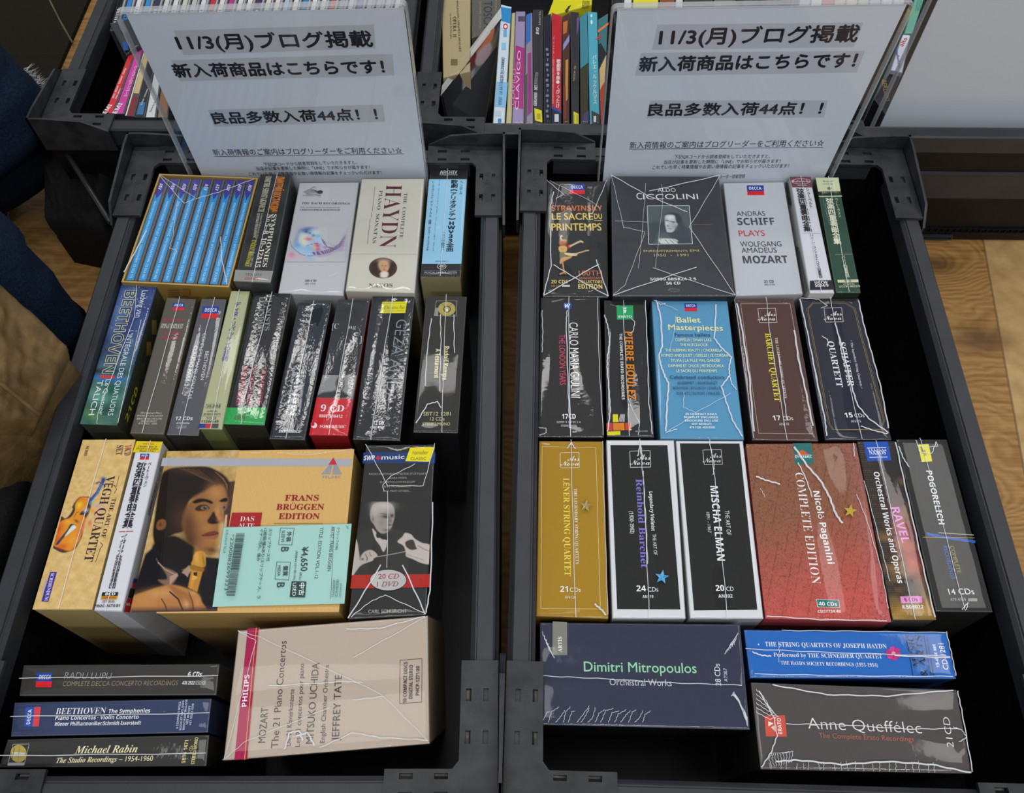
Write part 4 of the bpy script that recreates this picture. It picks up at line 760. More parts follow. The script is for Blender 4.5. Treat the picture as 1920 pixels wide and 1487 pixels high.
RZ = (640,900,5.505)
cond = paint([('s', [(150,580),(200,545),(320,500),(480,495),(560,505),(670,550),(700,620),(690,900),(640,960),(140,990),(170,800)], 6, '#33322e'), ('s', [(320,505),(360,545),(400,600),(440,620),(475,600),(470,680),(435,745),(400,680),(350,610)], 4, '#b5aca4'), ('s', [(360,560),(385,540),(430,580),(480,590),(470,625),(420,600),(370,600)], 3, '#232322'),
    ('s', [(300,390),(302,310),(340,250),(420,230),(500,240),(545,290),(550,380),(535,440),(520,490),(480,540),(420,555),(370,520),(335,460),(310,430)], 5, '#9a918a'), ('b', (440,270), (90,40), 0, .8, '#c2b8ae'), ('b', (350,300), (40,60), 0, .7, '#b8aea4'), ('b', (455,382), (46,18), .1, 1, '#322d2a'), ('b', (525,370), (20,20), 0, 1, '#262220'), ('b', (440,352), (50,7), .12, .9, '#4a433f'), ('b', (512,425), (14,26), 0, .8, '#5a524c'), ('b', (380,330), (60,30), -.4, .6, '#b0a69c'), ('b', (490,430), (16,40), .1, .6, '#6a625c'), ('b', (505,468), (26,8), 0, 1, '#4a423e'), ('b', (480,520), (50,16), 0, .8, '#4f4843'), ('b', (420,450), (40,60), 0, .5, '#7a716a'), ('b', (325,410), (14,30), 0, .8, '#6a625c'),
    ('s', [(130,600),(165,640),(190,800),(200,830),(290,790),(330,830),(210,880),(150,950),(110,990),(100,800)], 5, '#b0a69e'), ('s', [(200,800),(240,745),(300,725),(345,745),(375,785),(340,810),(290,830),(240,850),(200,880)], 5, '#aca199'), ('l', [(250,770),(270,810),(262,840)], 8, '#4a4440'), ('l', [(290,750),(310,790)], 6, '#5a524e'), ('b', (220,820), (14,12), 0, .9, '#1e1b1b'), ('l', [(370,796),(520,770),(668,740)], 6, '#b0a49a'),
    ('s', [(580,640),(630,590),(660,550),(720,565),(760,610),(830,650),(930,690),(920,860),(830,860),(740,820),(670,790),(665,740),(640,680)], 5, '#b8aea6'), ('s', [(665,640),(740,620),(770,690),(780,715),(720,725),(670,690)], 5, '#3f3833'), ('l', [(790,680),(860,720),(920,740)], 10, '#8e847c'), ('l', [(670,770),(760,800),(850,830)], 8, '#968c84')], '#2b2b28')
def d(i, b):
    i.R([(1180,190), (1708,190), (1704,270), (1173,270)], '#1e3a6e'); i.T((1182,248), (1262,245), 34, 'SWR', W_, 'o'); i.R([(1285,213), (1312,230), (1290,248), (1266,232)], '#b8283a'); i.T((1312,243), (1480,238), 34, 'music', '#dfe4ec', '', .01)
    i.R([(1522,156), (1704,150), (1668,258), (1487,255)], '#e2d31a'); i.T((1540,205), (1655,204), 28, 'hänssler', '#5a5414', ''); i.T((1525,246), (1640,245), 20, 'CLASSIC', '#5a5414', '')
    for a, e, y_, t_ in ((1220,1640,356,'RADIO-SINFONIEORCHESTER STUTTGART'), (1365,1500,385,'CLARA HASKIL'), (1302,1558,416,'ELISABETH SCHWARZKOPF'), (1322,1525,449,'FRITZ WUNDERLICH'), (1322,1525,482,'AND MANY OTHERS...')): i.T((a, y_), (e, y_-2), 14, t_, '#a09c94')
    j = Ink(i.mb, i.f, RZ); j.I([(205,225), (930,225), (900,1000), (106,1000)], cond, 1.0); i.mb.k += 2
    i.R([(1096,1090), (1675,1084), (1664,1180), (1084,1190)], '#a8281f'); i.E((1362,1128), 138, 80, '#2b2b2b', 40); i.E((1362,1128), 132, 75, '#b4b0ae', 40); i.T((1290,1118), (1440,1116), 34, '20 CD', '#a0404a', 'i', .02); i.T((1280,1175), (1436,1173), 34, '1 DVD', '#8a5a60', 'i', .02); i.T((1215,1372), (1500,1368), 26, 'CARL SCHURICHT', '#a4a09a')
bx2 = cd_box(X(ZF, (1197,132), (1708,127), (1640,1385), (1066,1414)), ZF, '#2b2b28', 'tall black box with a grey photograph of an elderly conductor, third row', d, side='#17191b', film='wrinkle', group=GL3, amp=.0006,
    seams=[([(1200,135),(1360,440),(1620,440),(1705,130)], .5), ([(1310,1020),(1070,1410)], .9), ([(1470,1020),(1635,1380)], .9), ([(1690,560),(1672,1180),(1640,1370)], .9), ([(1360,480),(1355,1040)], .4), ([(1090,1400),(1230,1290),(1340,1240),(1640,1378)], .5), ([(1335,480),(1320,440),(1380,370),(1560,280)], .5)])

# -- front row, left crate
def d(i, b):
    i.label(302, 442, 432, 562, -10); i.T((525,492), (905,496), 56, 'RADU LUPU', '#a8a8a8', '', 0, -.02); i.T((512,553), (1452,546), 40, 'COMPLETE DECCA CONCERTO RECORDINGS', '#a18a74', '', 0, -.012); i.T((1535,476), (1652,475), 40, '6 CDs', W_, 'o'); i.T((1490,540), (1590,540), 28, '478 2922', '#e0e0e0', 'b'); i.L([(1600,512), (1682,511), (1680,540), (1597,541)], 2, '#c8c8c8', True); i.T((1606,537), (1676,536), 20, 'DDD', '#c8c8c8')
cd_box(X(ZG, (187,376), (1800,368), (1772,630), (150,636)), ZG, '#37342f', 'dark brown spine with thin grey lettering, rearmost of the three lying flat', d, side='#24221e', film='wrinkle', group=GL4, seams=[[(168,490),(1790,470)]], amp=.0006, lean=(.004, .006), z=.137)
def d(i, b):
    i.R([(210,722), (284,722), (268,884), (198,884)], '#2450a4'); i.R([(284,722), (336,722), (318,882), (268,884)], '#cf4248'); i.T((246,862), (262,742), 30, 'DECCA', W_, 'b')
    i.T((455,784), (862,778), 52, 'BEETHOVEN', '#dfe2ea', 's', 0, -.01); i.T((886,775), (1228,769), 34, 'The Symphonies', '#e2e4ea', 'b'); i.T((452,830), (1133,820), 34, 'Piano Concertos · Violin Concerto', '#dcdfe8', 'b'); i.T((444,878), (1152,868), 32, 'Wiener Philharmoniker/Schmidt-Isserstedt', '#dcdfe8', 'b')
    for k, (t_, a, e) in enumerate((('6 COMPACT DISCS', 900, 680), ('BOOKLET ENCLOSED', 912, 670), ('BROCHURE INCLUSE', 910, 662), ('MIT BEIHEFT', 865, 712), ('467 892-2 ADD', 872, 695))): x_ = 1458+k*27; i.T((x_, a), (x_+24, e), 17, t_, '#b8c0d4', 'b')
cd_box(X(ZG, (111,682), (1735,649), (1702,936), (80,970)), ZG, '#2f3a5a', 'navy spine with a blue and red label, middle of the three lying flat', d, side='#1e2740', film='wrinkle', group=GL4, seams=[[(95,805),(1720,775)]], amp=.0006, lean=(.004, .006), z=.138)
def d(i, b):
    i.L([(107,1028), (240,1026), (198,1200), (62,1202)], 3, '#b8b8b0', True); i.R([(68,1180), (202,1178), (198,1200), (62,1202)], '#b0b0ae'); i.E((153,1105), 66, 72, '#b0a04e'); i.R([(100,1090), (205,1098), (205,1122), (98,1125)], '#d8d4c4'); i.L([(120,1060), (100,1145)], 6, '#6e6432'); i.L([(160,1050), (150,1160)], 4, '#8a7c3c')
    i.T((612,1105), (1122,1095), 62, 'Michael Rabin', '#e2dab0', 'j'); i.T((460,1182), (1250,1164), 44, 'The Studio Recordings – 1954-1960', '#e2dab0', 'j'); i.T((1516,1182), (1545,995), 30, 'SBT6 1471', '#cfc684', 'b'); i.T((1570,1102), (1582,1040), 26, '6 CDs', '#cfc684'); i.T((1592,1192), (1625,972), 28, 'STEREO/MONO', '#cfc684', 'b')
cd_box(X(ZG, (58,984), (1715,946), (1690,1212), (-18,1222)), ZG, '#31302d', 'black spine with cream italic lettering, frontmost of the three lying flat', d, side='#1c1b19', film='wrinkle', group=GL4, seams=[[(0,1125),(1690,1105)]], amp=.0006, lean=(.004, .004), z=.138)
def d(i, b):
    i.R([(206,124), (273,119), (204,908), (126,912)], '#a21c4a'); i.L([(258,120), (188,909)], 4, '#c0a050'); i.L([(278,119), (208,908)], 1.5, '#b09a60')
    D_ = '#453b3a'
    i.T((200,592), (218,400), 30, 'PHILIPS', '#f0dce4', 'b'); i.T((312,808), (332,598), 44, 'MOZART', D_, '', 0, -.004); i.T((388,840), (440,198), 42, 'The 21 Piano Concertos', D_, '', 0, -.004); i.T((464,828), (487,488), 30, 'Die 21 Klavierkonzerte', D_, '', 0, -.006); i.T((520,832), (546,335), 30, 'Les 21 concertos pour piano', D_, '', 0, -.006)
    i.T((598,814), (636,330), 44, 'MITSUKO UCHIDA', D_, '', 0, -.004); i.T((668,810), (694,342), 28, 'English Chamber Orchestra', D_, '', 0, -.006); i.T((754,796), (773,402), 44, 'JEFFREY TATE', D_, '', 0, -.004)
    i.L([(1121,315), (1252,305), (1251,566), (1118,575)], 2.5, D_, True); i.T((1160,572), (1165,325), 22, '10 COMPACT DISCS', D_, 'b'); i.T((1195,545), (1198,343), 22, 'DIGITAL STEREO', D_, 'b'); i.T((1236,525), (1238,350), 22, 'PHCP-1271/80', D_, 'b')
cd_box(X(ZH, (146,132), (1290,43), (1301,818), (56,920)), ZH, '#b3a494', 'wide beige box with a crimson stripe at the front of the left crate', d, side='#a08a6a', film='smooth', group=GL4, amp=.00010, lean=(0, .030), z=.139,
    seams=[([(150,140),(290,180),(1010,520),(1290,800)], .35), ([(60,915),(200,800),(700,600)], .35), ([(70,905),(260,200),(150,140)], .35), ([(1285,50),(840,300)], .35), ([(340,470),(800,445),(900,450)], .5), ([(840,555),(1020,535)], .5), ([(430,850),(460,750),(520,740),(540,800)], 1.0), ([(500,770),(570,750),(610,830)], 1.0), ([(640,840),(840,750),(1000,780),(1290,795)], .6), ([(800,130),(1000,125),(1270,52)], .6)])
mb = MB(); tp = [sk_ for sk_ in X(ZH, (690,362), (810,355), (800,700), (680,705))]

# ================================================================= boxed sets, right crate
GR1, GR2, GR3, GR4 = 'sets in the back row of the right crate', 'sets in the second row of the right crate', 'sets in the third row of the right crate', 'sets in the front row of the right crate'
dancer = paint([('l', [(355,330),(330,290),(335,245),(360,250)], 26, '#d8c4a0'), ('s', [(300,350),(370,320),(450,330),(445,400),(440,440),(400,450),(320,440)], 5, '#a8583a'), ('b', (400,330), (60,16), 0, .9, '#c8a048'), ('b', (350,390), (30,30), 0, .7, '#b87860'), ('s', [(290,480),(330,450),(430,450),(460,500),(440,560),(380,580),(310,560)], 5, '#d2ac68'), ('b', (370,510), (50,30), 0, .6, '#b8843a'), ('s', [(460,440),(530,420),(540,470),(480,500)], 5, '#b03a34'), ('l', [(520,450),(600,410),(670,375),(730,350),(770,370)], 30, '#d4c096'),
    ('s', [(315,590),(400,570),(440,620),(420,700),(330,720)], 5, '#7a7a58'), ('s', [(410,580),(560,590),(660,590),(640,640),(500,640),(430,620)], 5, '#d8c8a0'), ('l', [(600,610),(720,575),(840,540),(885,535)], 22, '#cfa878'), ('s', [(330,700),(430,660),(560,650),(520,690),(400,750),(320,805)], 5, '#c89a68'), ('l', [(370,770),(385,870),(400,970),(320,1005)], 26, '#c09060'), ('l', [(390,960),(430,1000)], 16, '#c89860')], '#2f2f2f')
def d(i, b):
    i.label(458, 490, 580, 570, 0); i.T((315,703), (720,703), 42, 'STRAVINSKY', '#c4703c', 'b'); i.T((318,774), (645,774), 52, 'LE SACRE', '#d6bc66', '', .02); i.T((655,768), (718,768), 40, 'DU', '#d6bc66', '', .02); i.L([(655,782), (718,782)], 4, '#d6bc66'); i.T((315,862), (712,862), 56, 'PRINTEMPS', '#d6bc66', '', .02)
    j = Ink(i.mb, i.f, (1020,420,10.62)); j.I([(285,225), (910,225), (900,1030), (285,1030)], dancer, 1.0); i.mb.k += 2
    i.T((532,1222), (718,1222), 40, '100TH', '#c4704a', ''); i.T((530,1252), (718,1252), 20, 'ANNIVERSARY', '#c4704a', ''); i.T((528,1283), (720,1283), 23, 'COLLECTORS', '#d6bc66', 'b'); i.T((528,1326), (720,1326), 34, 'EDITION', '#e0cc80', 'b'); i.T((312,1284), (445,1284), 26, '20 CDS', '#d6bc66', 'b'); i.T((310,1312), (392,1312), 14, '478 3729', '#c07a58'); i.B(398, 1296, 460, 1312, '#b8b8b8')
cd_box(X(ZI, (272,462), (758,462), (770,1394), (242,1388)), ZI, '#2f2f2f', 'black box with orange and yellow lettering and a leaping dancer, back row', d, side='#1d1e1f', film='wrinkle', group=GR1, amp=.0007,
    seams=[([(275,465),(410,580),(350,612)], .6), ([(755,465),(640,735)], .6), ([(300,470),(640,640),(705,700)], .3), ([(250,1385),(690,1135)], .9), ([(768,1392),(520,1255),(330,1140)], .9), ([(670,1100),(768,1390)], .9), ([(250,1380),(310,1150),(300,700),(330,560)], .9), ([(340,690),(380,500),(470,500)], .3)])
pian = paint([('s', [(660,560),(740,480),(960,480),(1120,560),(1180,700),(1300,840),(1380,900),(1440,1290),(980,1290),(760,1000),(520,1000),(480,1120),(380,1290),(250,1290),(250,1000),(240,720),(480,690),(690,660)], 60, '#414a50'), ('s', [(690,590),(740,490),(860,480),(970,490),(1000,600),(1010,700),(1050,760),(960,920),(890,975),(800,980),(740,950),(720,840),(700,760)], 14, '#b4baba'), ('b', (840,560), (110,60), 0, .9, '#dce0de'), ('b', (750,760), (40,70), 0, .9, '#d4d8d6'), ('b', (880,800), (70,60), 0, .6, '#a0a6a6'), ('s', [(700,490),(800,440),(980,440),(1120,540),(1160,700),(1080,720),(1000,640),(960,520),(860,490)], 25, '#3c464c'), ('b', (740,650), (60,14), .2, .9, '#232a2e'), ('b', (900,680), (90,14), .1, .9, '#232a2e'), ('b', (930,710), (40,18), 0, .8, '#39434a'), ('b', (770,800), (40,30), .3, .8, '#4a5458'), ('b', (830,880), (60,14), .1, .8, '#3c464a'), ('b', (1000,840), (90,80), 0, .6, '#5a666c'),
    ('s', [(510,1200),(560,1150),(680,1150),(880,1160),(1000,1180),(1060,1225),(1020,1245),(1030,1300),(640,1300),(560,1270)], 16, '#c4c6c2'), ('l', [(700,1190),(760,1250),(800,1300)], 16, '#5a5e60'), ('l', [(820,1180),(900,1250),(940,1290)], 16, '#5a5e60'), ('l', [(900,1175),(980,1220),(1040,1240)], 12, '#5a5e60'), ('l', [(560,1190),(600,1160),(620,1150)], 14, '#6a6e70')], '#565f60')
def d(i, b):
    i.T((1160,552), (1305,552), 30, 'ALDO', '#d4d8d8'); i.T((993,612), (1038,612), 52, 'C', '#dfe3e3'); i.T((1046,612), (1484,610), 42, 'ICCOLINI', '#dfe3e3')
    j = Ink(i.mb, i.f, (1200,370,14.867)); j.I([(200,240), (1370,235), (1460,1305), (240,1315)], pian, .9); j.L([(200,242), (1368,236), (1462,1302), (244,1316)], 16, '#d4d8d8', True)
    i.T((1048,1032), (1398,1032), 16, 'ENREGISTREMENTS', '#c0b078'); i.T((1418,1030), (1490,1030), 18, 'EMI', '#c0b078'); i.T((1132,1067), (1406,1066), 19, '1950  -  1991', '#c0b078'); i.T((1102,1260), (1468,1257), 22, '50999 685824 2 5', '#d8d8d8', 'b'); i.T((1230,1292), (1342,1291), 22, '56 CD', '#d8d8d8', 'b'); i.L([(1432,812), (1600,814)], 2.5, '#a86a74')
cd_box(X(ZI, (786,422), (1650,425), (1778,1384), (800,1384)), ZI, '#3d3f42', 'large dark grey box with a small framed photograph of a pianist, back row', d, side='#24262a', film='smooth', z=.1475, group=GR1, amp=.0006,
    seams=[([(788,424),(1080,590),(1395,720)], .8), ([(1650,428),(1090,555)], .8), ([(1655,430),(1410,840),(1775,1380)], .5), ([(890,840),(1060,880),(900,1300),(802,1382)], .35), ([(805,1382),(1465,1158)], .7), ([(1775,1383),(1120,1165)], .5), ([(790,425),(890,850)], .35), ([(1065,490),(1025,1000),(1005,1170)], .3), ([(1190,500),(1200,620),(1140,1170)], .3), ([(820,790),(1080,800)], .3)])
def d(i, b):
    i.label(340, 500, 474, 578, 6); D_ = '#494a52'
    i.T((262,745), (490,743), 38, 'ANDRÁS', D_, ''); i.T((270,816), (566,813), 56, 'SCHIFF', D_, 'b'); i.T((281,906), (488,903), 46, 'PLAYS', '#c43c4c', ''); i.T((292,990), (620,987), 42, 'WOLFGANG', D_, ''); i.T((302,1038), (582,1036), 40, 'AMADEUS', D_, ''); i.T((315,1122), (672,1119), 60, 'MOZART', D_, 'b'); i.T((480,1278), (557,1277), 22, '21 CD', D_, 'b'); i.T((482,1298), (565,1297), 12, '482 3130', '#7a7b80', 'b')
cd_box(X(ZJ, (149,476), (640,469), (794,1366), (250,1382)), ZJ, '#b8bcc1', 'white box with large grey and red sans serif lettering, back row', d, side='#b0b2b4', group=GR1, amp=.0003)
def d(i, b):
    i.R([(682,432), (850,432), (866,517), (702,516)], '#6f4149'); i.E((772,468), 76, 22, '#c8b8ba', 30); i.E((772,468), 72, 19, '#6f4149', 30); i.T((700,476), (842,474), 18, 'Westminster', '#e4d8d8', 'c'); i.T((745,506), (820,505), 11, '(室内楽曲)', '#d8c8c8')
    i.V((765,526), (829,870), 58, '弦楽四重奏曲全集', '#2a2a30', .035); i.V((822,522), (857,682), 26, 'シューベルト', '#2a2a30', .01); i.L([(786,881), (925,885)], 2.5, '#8a8a90'); i.V((855,892), (930,1240), 26, 'ウィーン・コンツェルトハウス四重奏団', '#2a2a30', .015)
    i.R([(843,1262), (1022,1258), (1040,1332), (842,1336)], '#2c282e'); i.T((883,1288), (986,1285), 22, 'UCCW', W_, 'b'); i.T((884,1312), (992,1308), 20, '3004/9', W_, 'b')
    r = b.left; r.Z = ZJ
    for k in range(9): r.L([(655+k*3.4,482+k*20), (672+k*3.6,492+k*20)], 5, '#4a4a50')
    for k in range(18): r.L([(735+k*4.2,985+k*20), (760+k*4.2,1005+k*20)], 5, '#5a5a60')
cd_box(X(ZJ, (680,431), (850,431), (1045,1360), (840,1360)), ZJ, '#cbccd2', 'narrow white spine with black Japanese lettering and a maroon top, back row', d, side='#b4b4ae', seams=[[(768,432),(930,1360)]], z=.1475, group=GR1, amp=.0003)
def d(i, b):
    i.R([(888,438), (1070,438), (1088,548), (908,550)], '#c4caa6'); i.R([(908,553), (1090,550), (1096,580), (912,583)], '#242824'); i.R([(912,585), (1097,582), (1099,590), (914,592)], '#c4caa6'); i.T((940,565), (1075,563), 10, '不滅のベートーヴェン', '#c4caa6'); i.T((948,474), (1030,473), 14, 'Westminster', '#4a5a44', 'c'); i.T((948,495), (1032,494), 9, 'LEGENDARY', '#5a6a54', 's'); i.E((998,525), 18, 12, '#6a7a60', 14)
    i.V((996,604), (1064,972), 54, '弦楽四重奏曲全集', '#d4d9c0', .035); i.V((1050,602), (1082,757), 24, 'ベートーヴェン', '#d4d9c0', .01); i.L([(1045,1054), (1178,1050)], 2.5, '#a8b098'); i.V((1105,1062), (1142,1235), 30, 'バリリ四重奏団', '#cfd4bc', .012)
    i.R([(1060,1256), (1226,1252), (1229,1275), (1064,1278)], '#c4caa6'); i.T((1120,1273), (1172,1271), 16, '8CD', '#3a4a3a', 'b'); i.T((1108,1296), (1198,1293), 12, '(室内楽曲)', '#c4caa6'); i.T((1076,1318), (1242,1313), 16, 'UCCW-9022/9', '#c4caa6', 'b')
cd_box(X(ZJ, (886,436), (1068,436), (1254,1355), (1050,1355)), ZJ, '#2d4a3b', 'narrow dark green spine with cream Japanese lettering, right end of the back row', d, side='#22301f', seams=[[(985,436),(1150,1355)]], z=.1475, group=GR1, amp=.0003)

# second row
def d(i, b):
    i.R([(358,128), (412,126), (420,140), (418,172), (400,184), (370,184), (352,170), (350,142)], '#1f56a8'); i.T((362,168), (408,168), 30, 'W', '#eef2f8', 'o', .03)
    i.T((399,297), (414,940), 72, 'CARLO MARIA GIULINI', '#dcdcdc', ''); i.T((312,402), (318,832), 50, 'THE LONDON YEARS', '#cc4a68', ''); i.T((338,1122), (456,1122), 40, '17CD', '#e0e0e0', 'b'); i.T((292,1160), (496,1160), 17, '50999 9 53739 2 4', '#c0c0c0'); i.T((328,1192), (462,1192), 18, 'STEREO/ADD', '#c0c0c0')
cd_box(X(ZK, (152,76), (664,81), (699,1284), (126,1279)), ZK, '#2b2a29', 'black box with a round blue emblem and white and pink lettering, second row', d, side='#1c1c1c', film='wrinkle', seams=[[(393,78),(408,1284)], ([(380,200),(372,300),(390,900),(405,1210)], .8), ([(165,200),(172,400),(165,560)], .6), ([(140,1270),(200,1250),(200,1210),(140,1205)], .5), ([(640,90),(655,700),(690,1270)], .5)], group=GR2, amp=.0006)
def d(i, b):
    i.R([(804,152), (946,150), (949,270), (808,273)], '#1f9c5a'); i.R([(850,170), (895,168), (880,185)], '#e4f0e8'); i.R([(862,190), (890,188), (882,215), (868,215)], '#d8e8dc'); i.T((822,258), (935,256), 20, 'ERATO', '#d8e8dc', 'b')
    i.T((874,375), (902,957), 66, 'PIERRE BOULEZ', '#d07c1e', 'b'); i.T((828,390), (850,957), 24, 'THE COMPLETE ERATO RECORDINGS', '#d4d4d4', 'b')
    i.R([(772,1085), (815,1084), (818,1150), (773,1152)], '#d4cc1c'); [i.L([(824+k*9,1148), (838+k*7,1086)], 4, '#c8c8c8') for k in range(6)]; i.R([(717,1162), (770,1161), (771,1226), (719,1228)], '#bc3a34'); i.R([(775,1160), (871,1159), (873,1222), (776,1225)], '#d07a24'); i.R([(878,1160), (928,1159), (930,1221), (880,1222)], '#bc4630'); i.R([(722,1234), (836,1230), (837,1262), (724,1266)], '#d2cc1e'); i.T((965,1237), (1072,1235), 11, '0825646190485', '#a8a8a8')
cd_box(X(ZK, (695,101), (1050,105), (1130,1280), (720,1275)), ZK, '#272727', 'black spine with a green square at the top and orange lettering, second row', d, side='#1a1a1c', film='wrinkle', seams=[[(865,103),(862,260),(915,1278)], ([(700,240),(730,340),(745,460),(725,600),(722,700),(740,900),(750,1060),(725,1240)], .9), ([(930,270),(960,300),(945,380),(915,400)], .6), ([(905,960),(940,1060),(1000,1160),(990,1270)], .5), ([(1050,115),(1070,600),(1080,1000),(1110,1260)], .7)], group=GR2, amp=.0010)
def d(i, b):
    i.label(1386, 132, 1492, 200, 4); Y_, N_ = '#dcdda6', '#244a6c'
    i.T((1322,297), (1526,297), 46, 'Ballet', Y_, '', .02); i.T((1250,360), (1716,368), 46, 'Masterpieces', Y_, '', .02); i.T((1305,417), (1608,418), 28, 'Famous ballets', N_, '', .015)
    for y_, a, e, t_ in ((460,1308,1620,'COPPÉLIA | SWAN LAKE'), (503,1350,1588,'THE NUTCRACKER'), (549,1222,1712,'THE SLEEPING BEAUTY | CINDERELLA'), (594,1188,1780,'ROMEO AND JULIET | GISELLE | LE CORSAIRE'), (638,1270,1690,'SYLVIA | LA FILLE MAL GARDÉE'), (684,1248,1722,'DAPHNIS ET CHLOÉ | PETROUCHKA'), (728,1316,1664,'LE SACRE DU PRINTEMPS')): i.T((a, y_), (e, y_+1), 24, t_, '#d2dcb8', '', .012)
    i.T((1262,784), (1728,786), 28, 'Celebrated conductors', N_, '', .015)
    for y_, a, e, t_ in ((832,1325,1670,'ANSERMET | ASHKENAZY'), (876,1288,1700,'BONYNGE | BYCHKOV | CHAILLY'), (922,1322,1698,'DORATI | DUTOIT | MAAZEL')): i.T((a, y_), (e, y_+1), 24, t_, '#2a5478', '', .01)
    for y_, a, e, t_ in ((1096,1392,1660,'35 COMPACT DISCS'), (1124,1382,1672,'BOOKLET ENCLOSED'), (1153,1388,1672,'BROCHURE INCLUSE'), (1183,1448,1618,'MIT BEIHEFT'), (1211,1428,1645,'478 1526  ADD/DDD')): i.T((a, y_), (e, y_+1), 18, t_, '#cfe0ec', 'b')
cd_box(X(ZK, (1100,96), (1758,96), (1904,1300), (1176,1294)), ZK, '#548fb3', 'sky blue box with yellow and navy lettering, middle of the second row', d, side='#5a93b4', film='smooth', group=GR2, amp=.0005,
    seams=[([(1140,105),(1180,250),(1195,500),(1165,590),(1185,680),(1215,760),(1250,830),(1235,1000),(1225,1240)], 1.3), ([(1655,150),(1640,440),(1700,520),(1785,600),(1765,690),(1770,760),(1700,850),(1740,980),(1800,1150),(1880,1280)], 1.1), ([(1770,760),(1790,830),(1830,880)], .7), ([(1120,110),(1180,150),(1222,140)], .7), ([(1380,900),(1375,1030),(1480,1075),(1780,910)], .35), ([(1310,250),(1290,420),(1250,560)], .3), ([(1105,100),(1330,200)], .3), ([(1220,1250),(1460,1100)], .35), ([(1225,1245),(1320,1215)], .6)])
def ars(i, dx, dy, s_=1.0, col='#ded6d0', sk=15):
    def p(x, y): return (dx+x*s_, dy+y*s_)
    i.L([p(0,0), p(158,-4), p(158+sk,124), p(sk,126)], 3.5, col, True); i.T(p(62,68), p(162,66), 40*s_, 'Ars', col, 'c'); i.T(p(0,108), p(158,106), 38*s_, 'Nova', col, 'c')
def d(i, b):
    i.L([(185,141), (630,141), (832,1312), (347,1307)], 3, '#c8b8a8', True); ars(i, 340, 187)
    i.T((402,408), (492,1022), 52, 'BARCHET QUARTET', '#d6cc3a', 's'); i.T((492,448), (578,992), 22, 'THE LEGENDARY STRING QUARTETS', '#d0c4bc', 's'); i.T((478,1193), (546,1191), 44, '17', '#e0dcd8', 'b'); i.T((570,1193), (659,1190), 36, 'CDs', '#e0dcd8'); i.T((533,1239), (620,1237), 24, 'AN118', '#d4ccc8')
cd_box(X(ZL, (125,96), (664,91), (890,1380), (290,1370)), ZL, '#4f3630', 'chocolate brown box with a thin frame and yellow lettering, second row', d, side='#3a2824', film='wrinkle', group=GR2, amp=.0005, seams=[[(412,92),(440,380),(598,1376)], ([(150,150),(190,350),(260,800),(300,1300)], 1.3), ([(665,390),(700,650),(770,950),(830,1250)], 1.3), ([(520,600),(560,900),(598,1200)], .7), ([(130,110),(300,1360)], .4)])
def d(i, b):
    for o_, c_ in ((0, '#a08a4a'), (12, '#8a7640')): i.L([(838-o_*.2,140-o_), (1120,138-o_), (1205+o_,185), (1258+o_,410), (1470+o_,1190), (1450,1272+o_*.5), (1020-o_,1275), (985-o_,1215), (790-o_,190), (838-o_*.2,140-o_)], 3, c_)
    ars(i, 935, 182); i.T((1066,488), (1150,886), 56, 'SCHÄFFER', '#d8d8dc', 's'); i.T((966,480), (1050,892), 54, 'QUARTETT', '#d8d8dc', 's'); i.T((1168,475), (1264,905), 20, '• The legendary String Quartets •', '#c0c0c8', 's'); i.T((1125,1167), (1196,1165), 44, '15', '#e0e0e4', 'b'); i.T((1212,1167), (1300,1164), 36, 'CDs', '#d0d0d8'); i.T((1180,1213), (1268,1211), 24, 'AN115', '#c0c0c8')
cd_box(X(ZL, (705,91), (1250,87), (1549,1370), (945,1369)), ZL, '#282934', 'midnight blue box with fine gold border lines, right end of the second row', d, side='#1a1b24', film='wrinkle', group=GR2, amp=.0008, seams=[[(985,92),(1030,320),(1270,1365)], ([(715,110),(780,400),(860,800),(940,1200),(955,1340)], 1.0), ([(1240,120),(1290,350),(1360,600),(1440,900),(1510,1270)], 1.0), ([(1030,330),(1100,560),(1180,900),(1230,1060),(1330,1180),(1510,1310)], 1.1), ([(1260,1250),(1380,1290),(1500,1320)], .9), ([(720,100),(880,110),(960,170),(900,190)], .5), ([(910,440),(960,470),(970,510)], .7)])
# third row
def d(i, b):
    i.L([(146,111), (551,118), (585,1335), (136,1330)], 3, '#d8cc9a', True); ars(i, 282, 158, .9, '#e8e2d0', 2)
    i.T((306,348), (316,1086), 44, 'LÉNER STRING QUARTET', '#e2d052', 's'); i.T((386,428), (400,996), 22, 'THE LEGENDARY STRING QUARTETS', '#e4dcc4', 's'); i.T((282,1206), (342,1206), 44, '21', '#ece6d8', 'b'); i.T((355,1206), (438,1206), 32, 'CDs', '#e4dcc8'); i.T((317,1257), (400,1257), 22, 'AN120', '#e0d8c0')
def star_part(b, c, r, col, lab):
    mb = MB(); f = Face(b.T.mean(0)+np.array([0, 0, .0026]), (0, 0, 1)); k = Ink(mb, f, b.top.Z); n = 10
    pts = [(c[0]+(r if a % 2 == 0 else r*.42)*math.sin(math.pi*a/5+.15), c[1]-(r if a % 2 == 0 else r*.42)*math.cos(math.pi*a/5+.15)) for a in range(n)]
    V = np.array([k.w(p) for p in pts]); cc = V.mean(0)+np.array([0, 0, .0004]); mb.add(np.concatenate([V, [cc]]), [(a, (a+1) % n, n) for a in range(n)], C(col)); mb.add(V, [tuple(range(n))[::-1]], C(col))
    o = mb.build('star_sticker', M_SLEEVE, b.root); o['label'] = lab
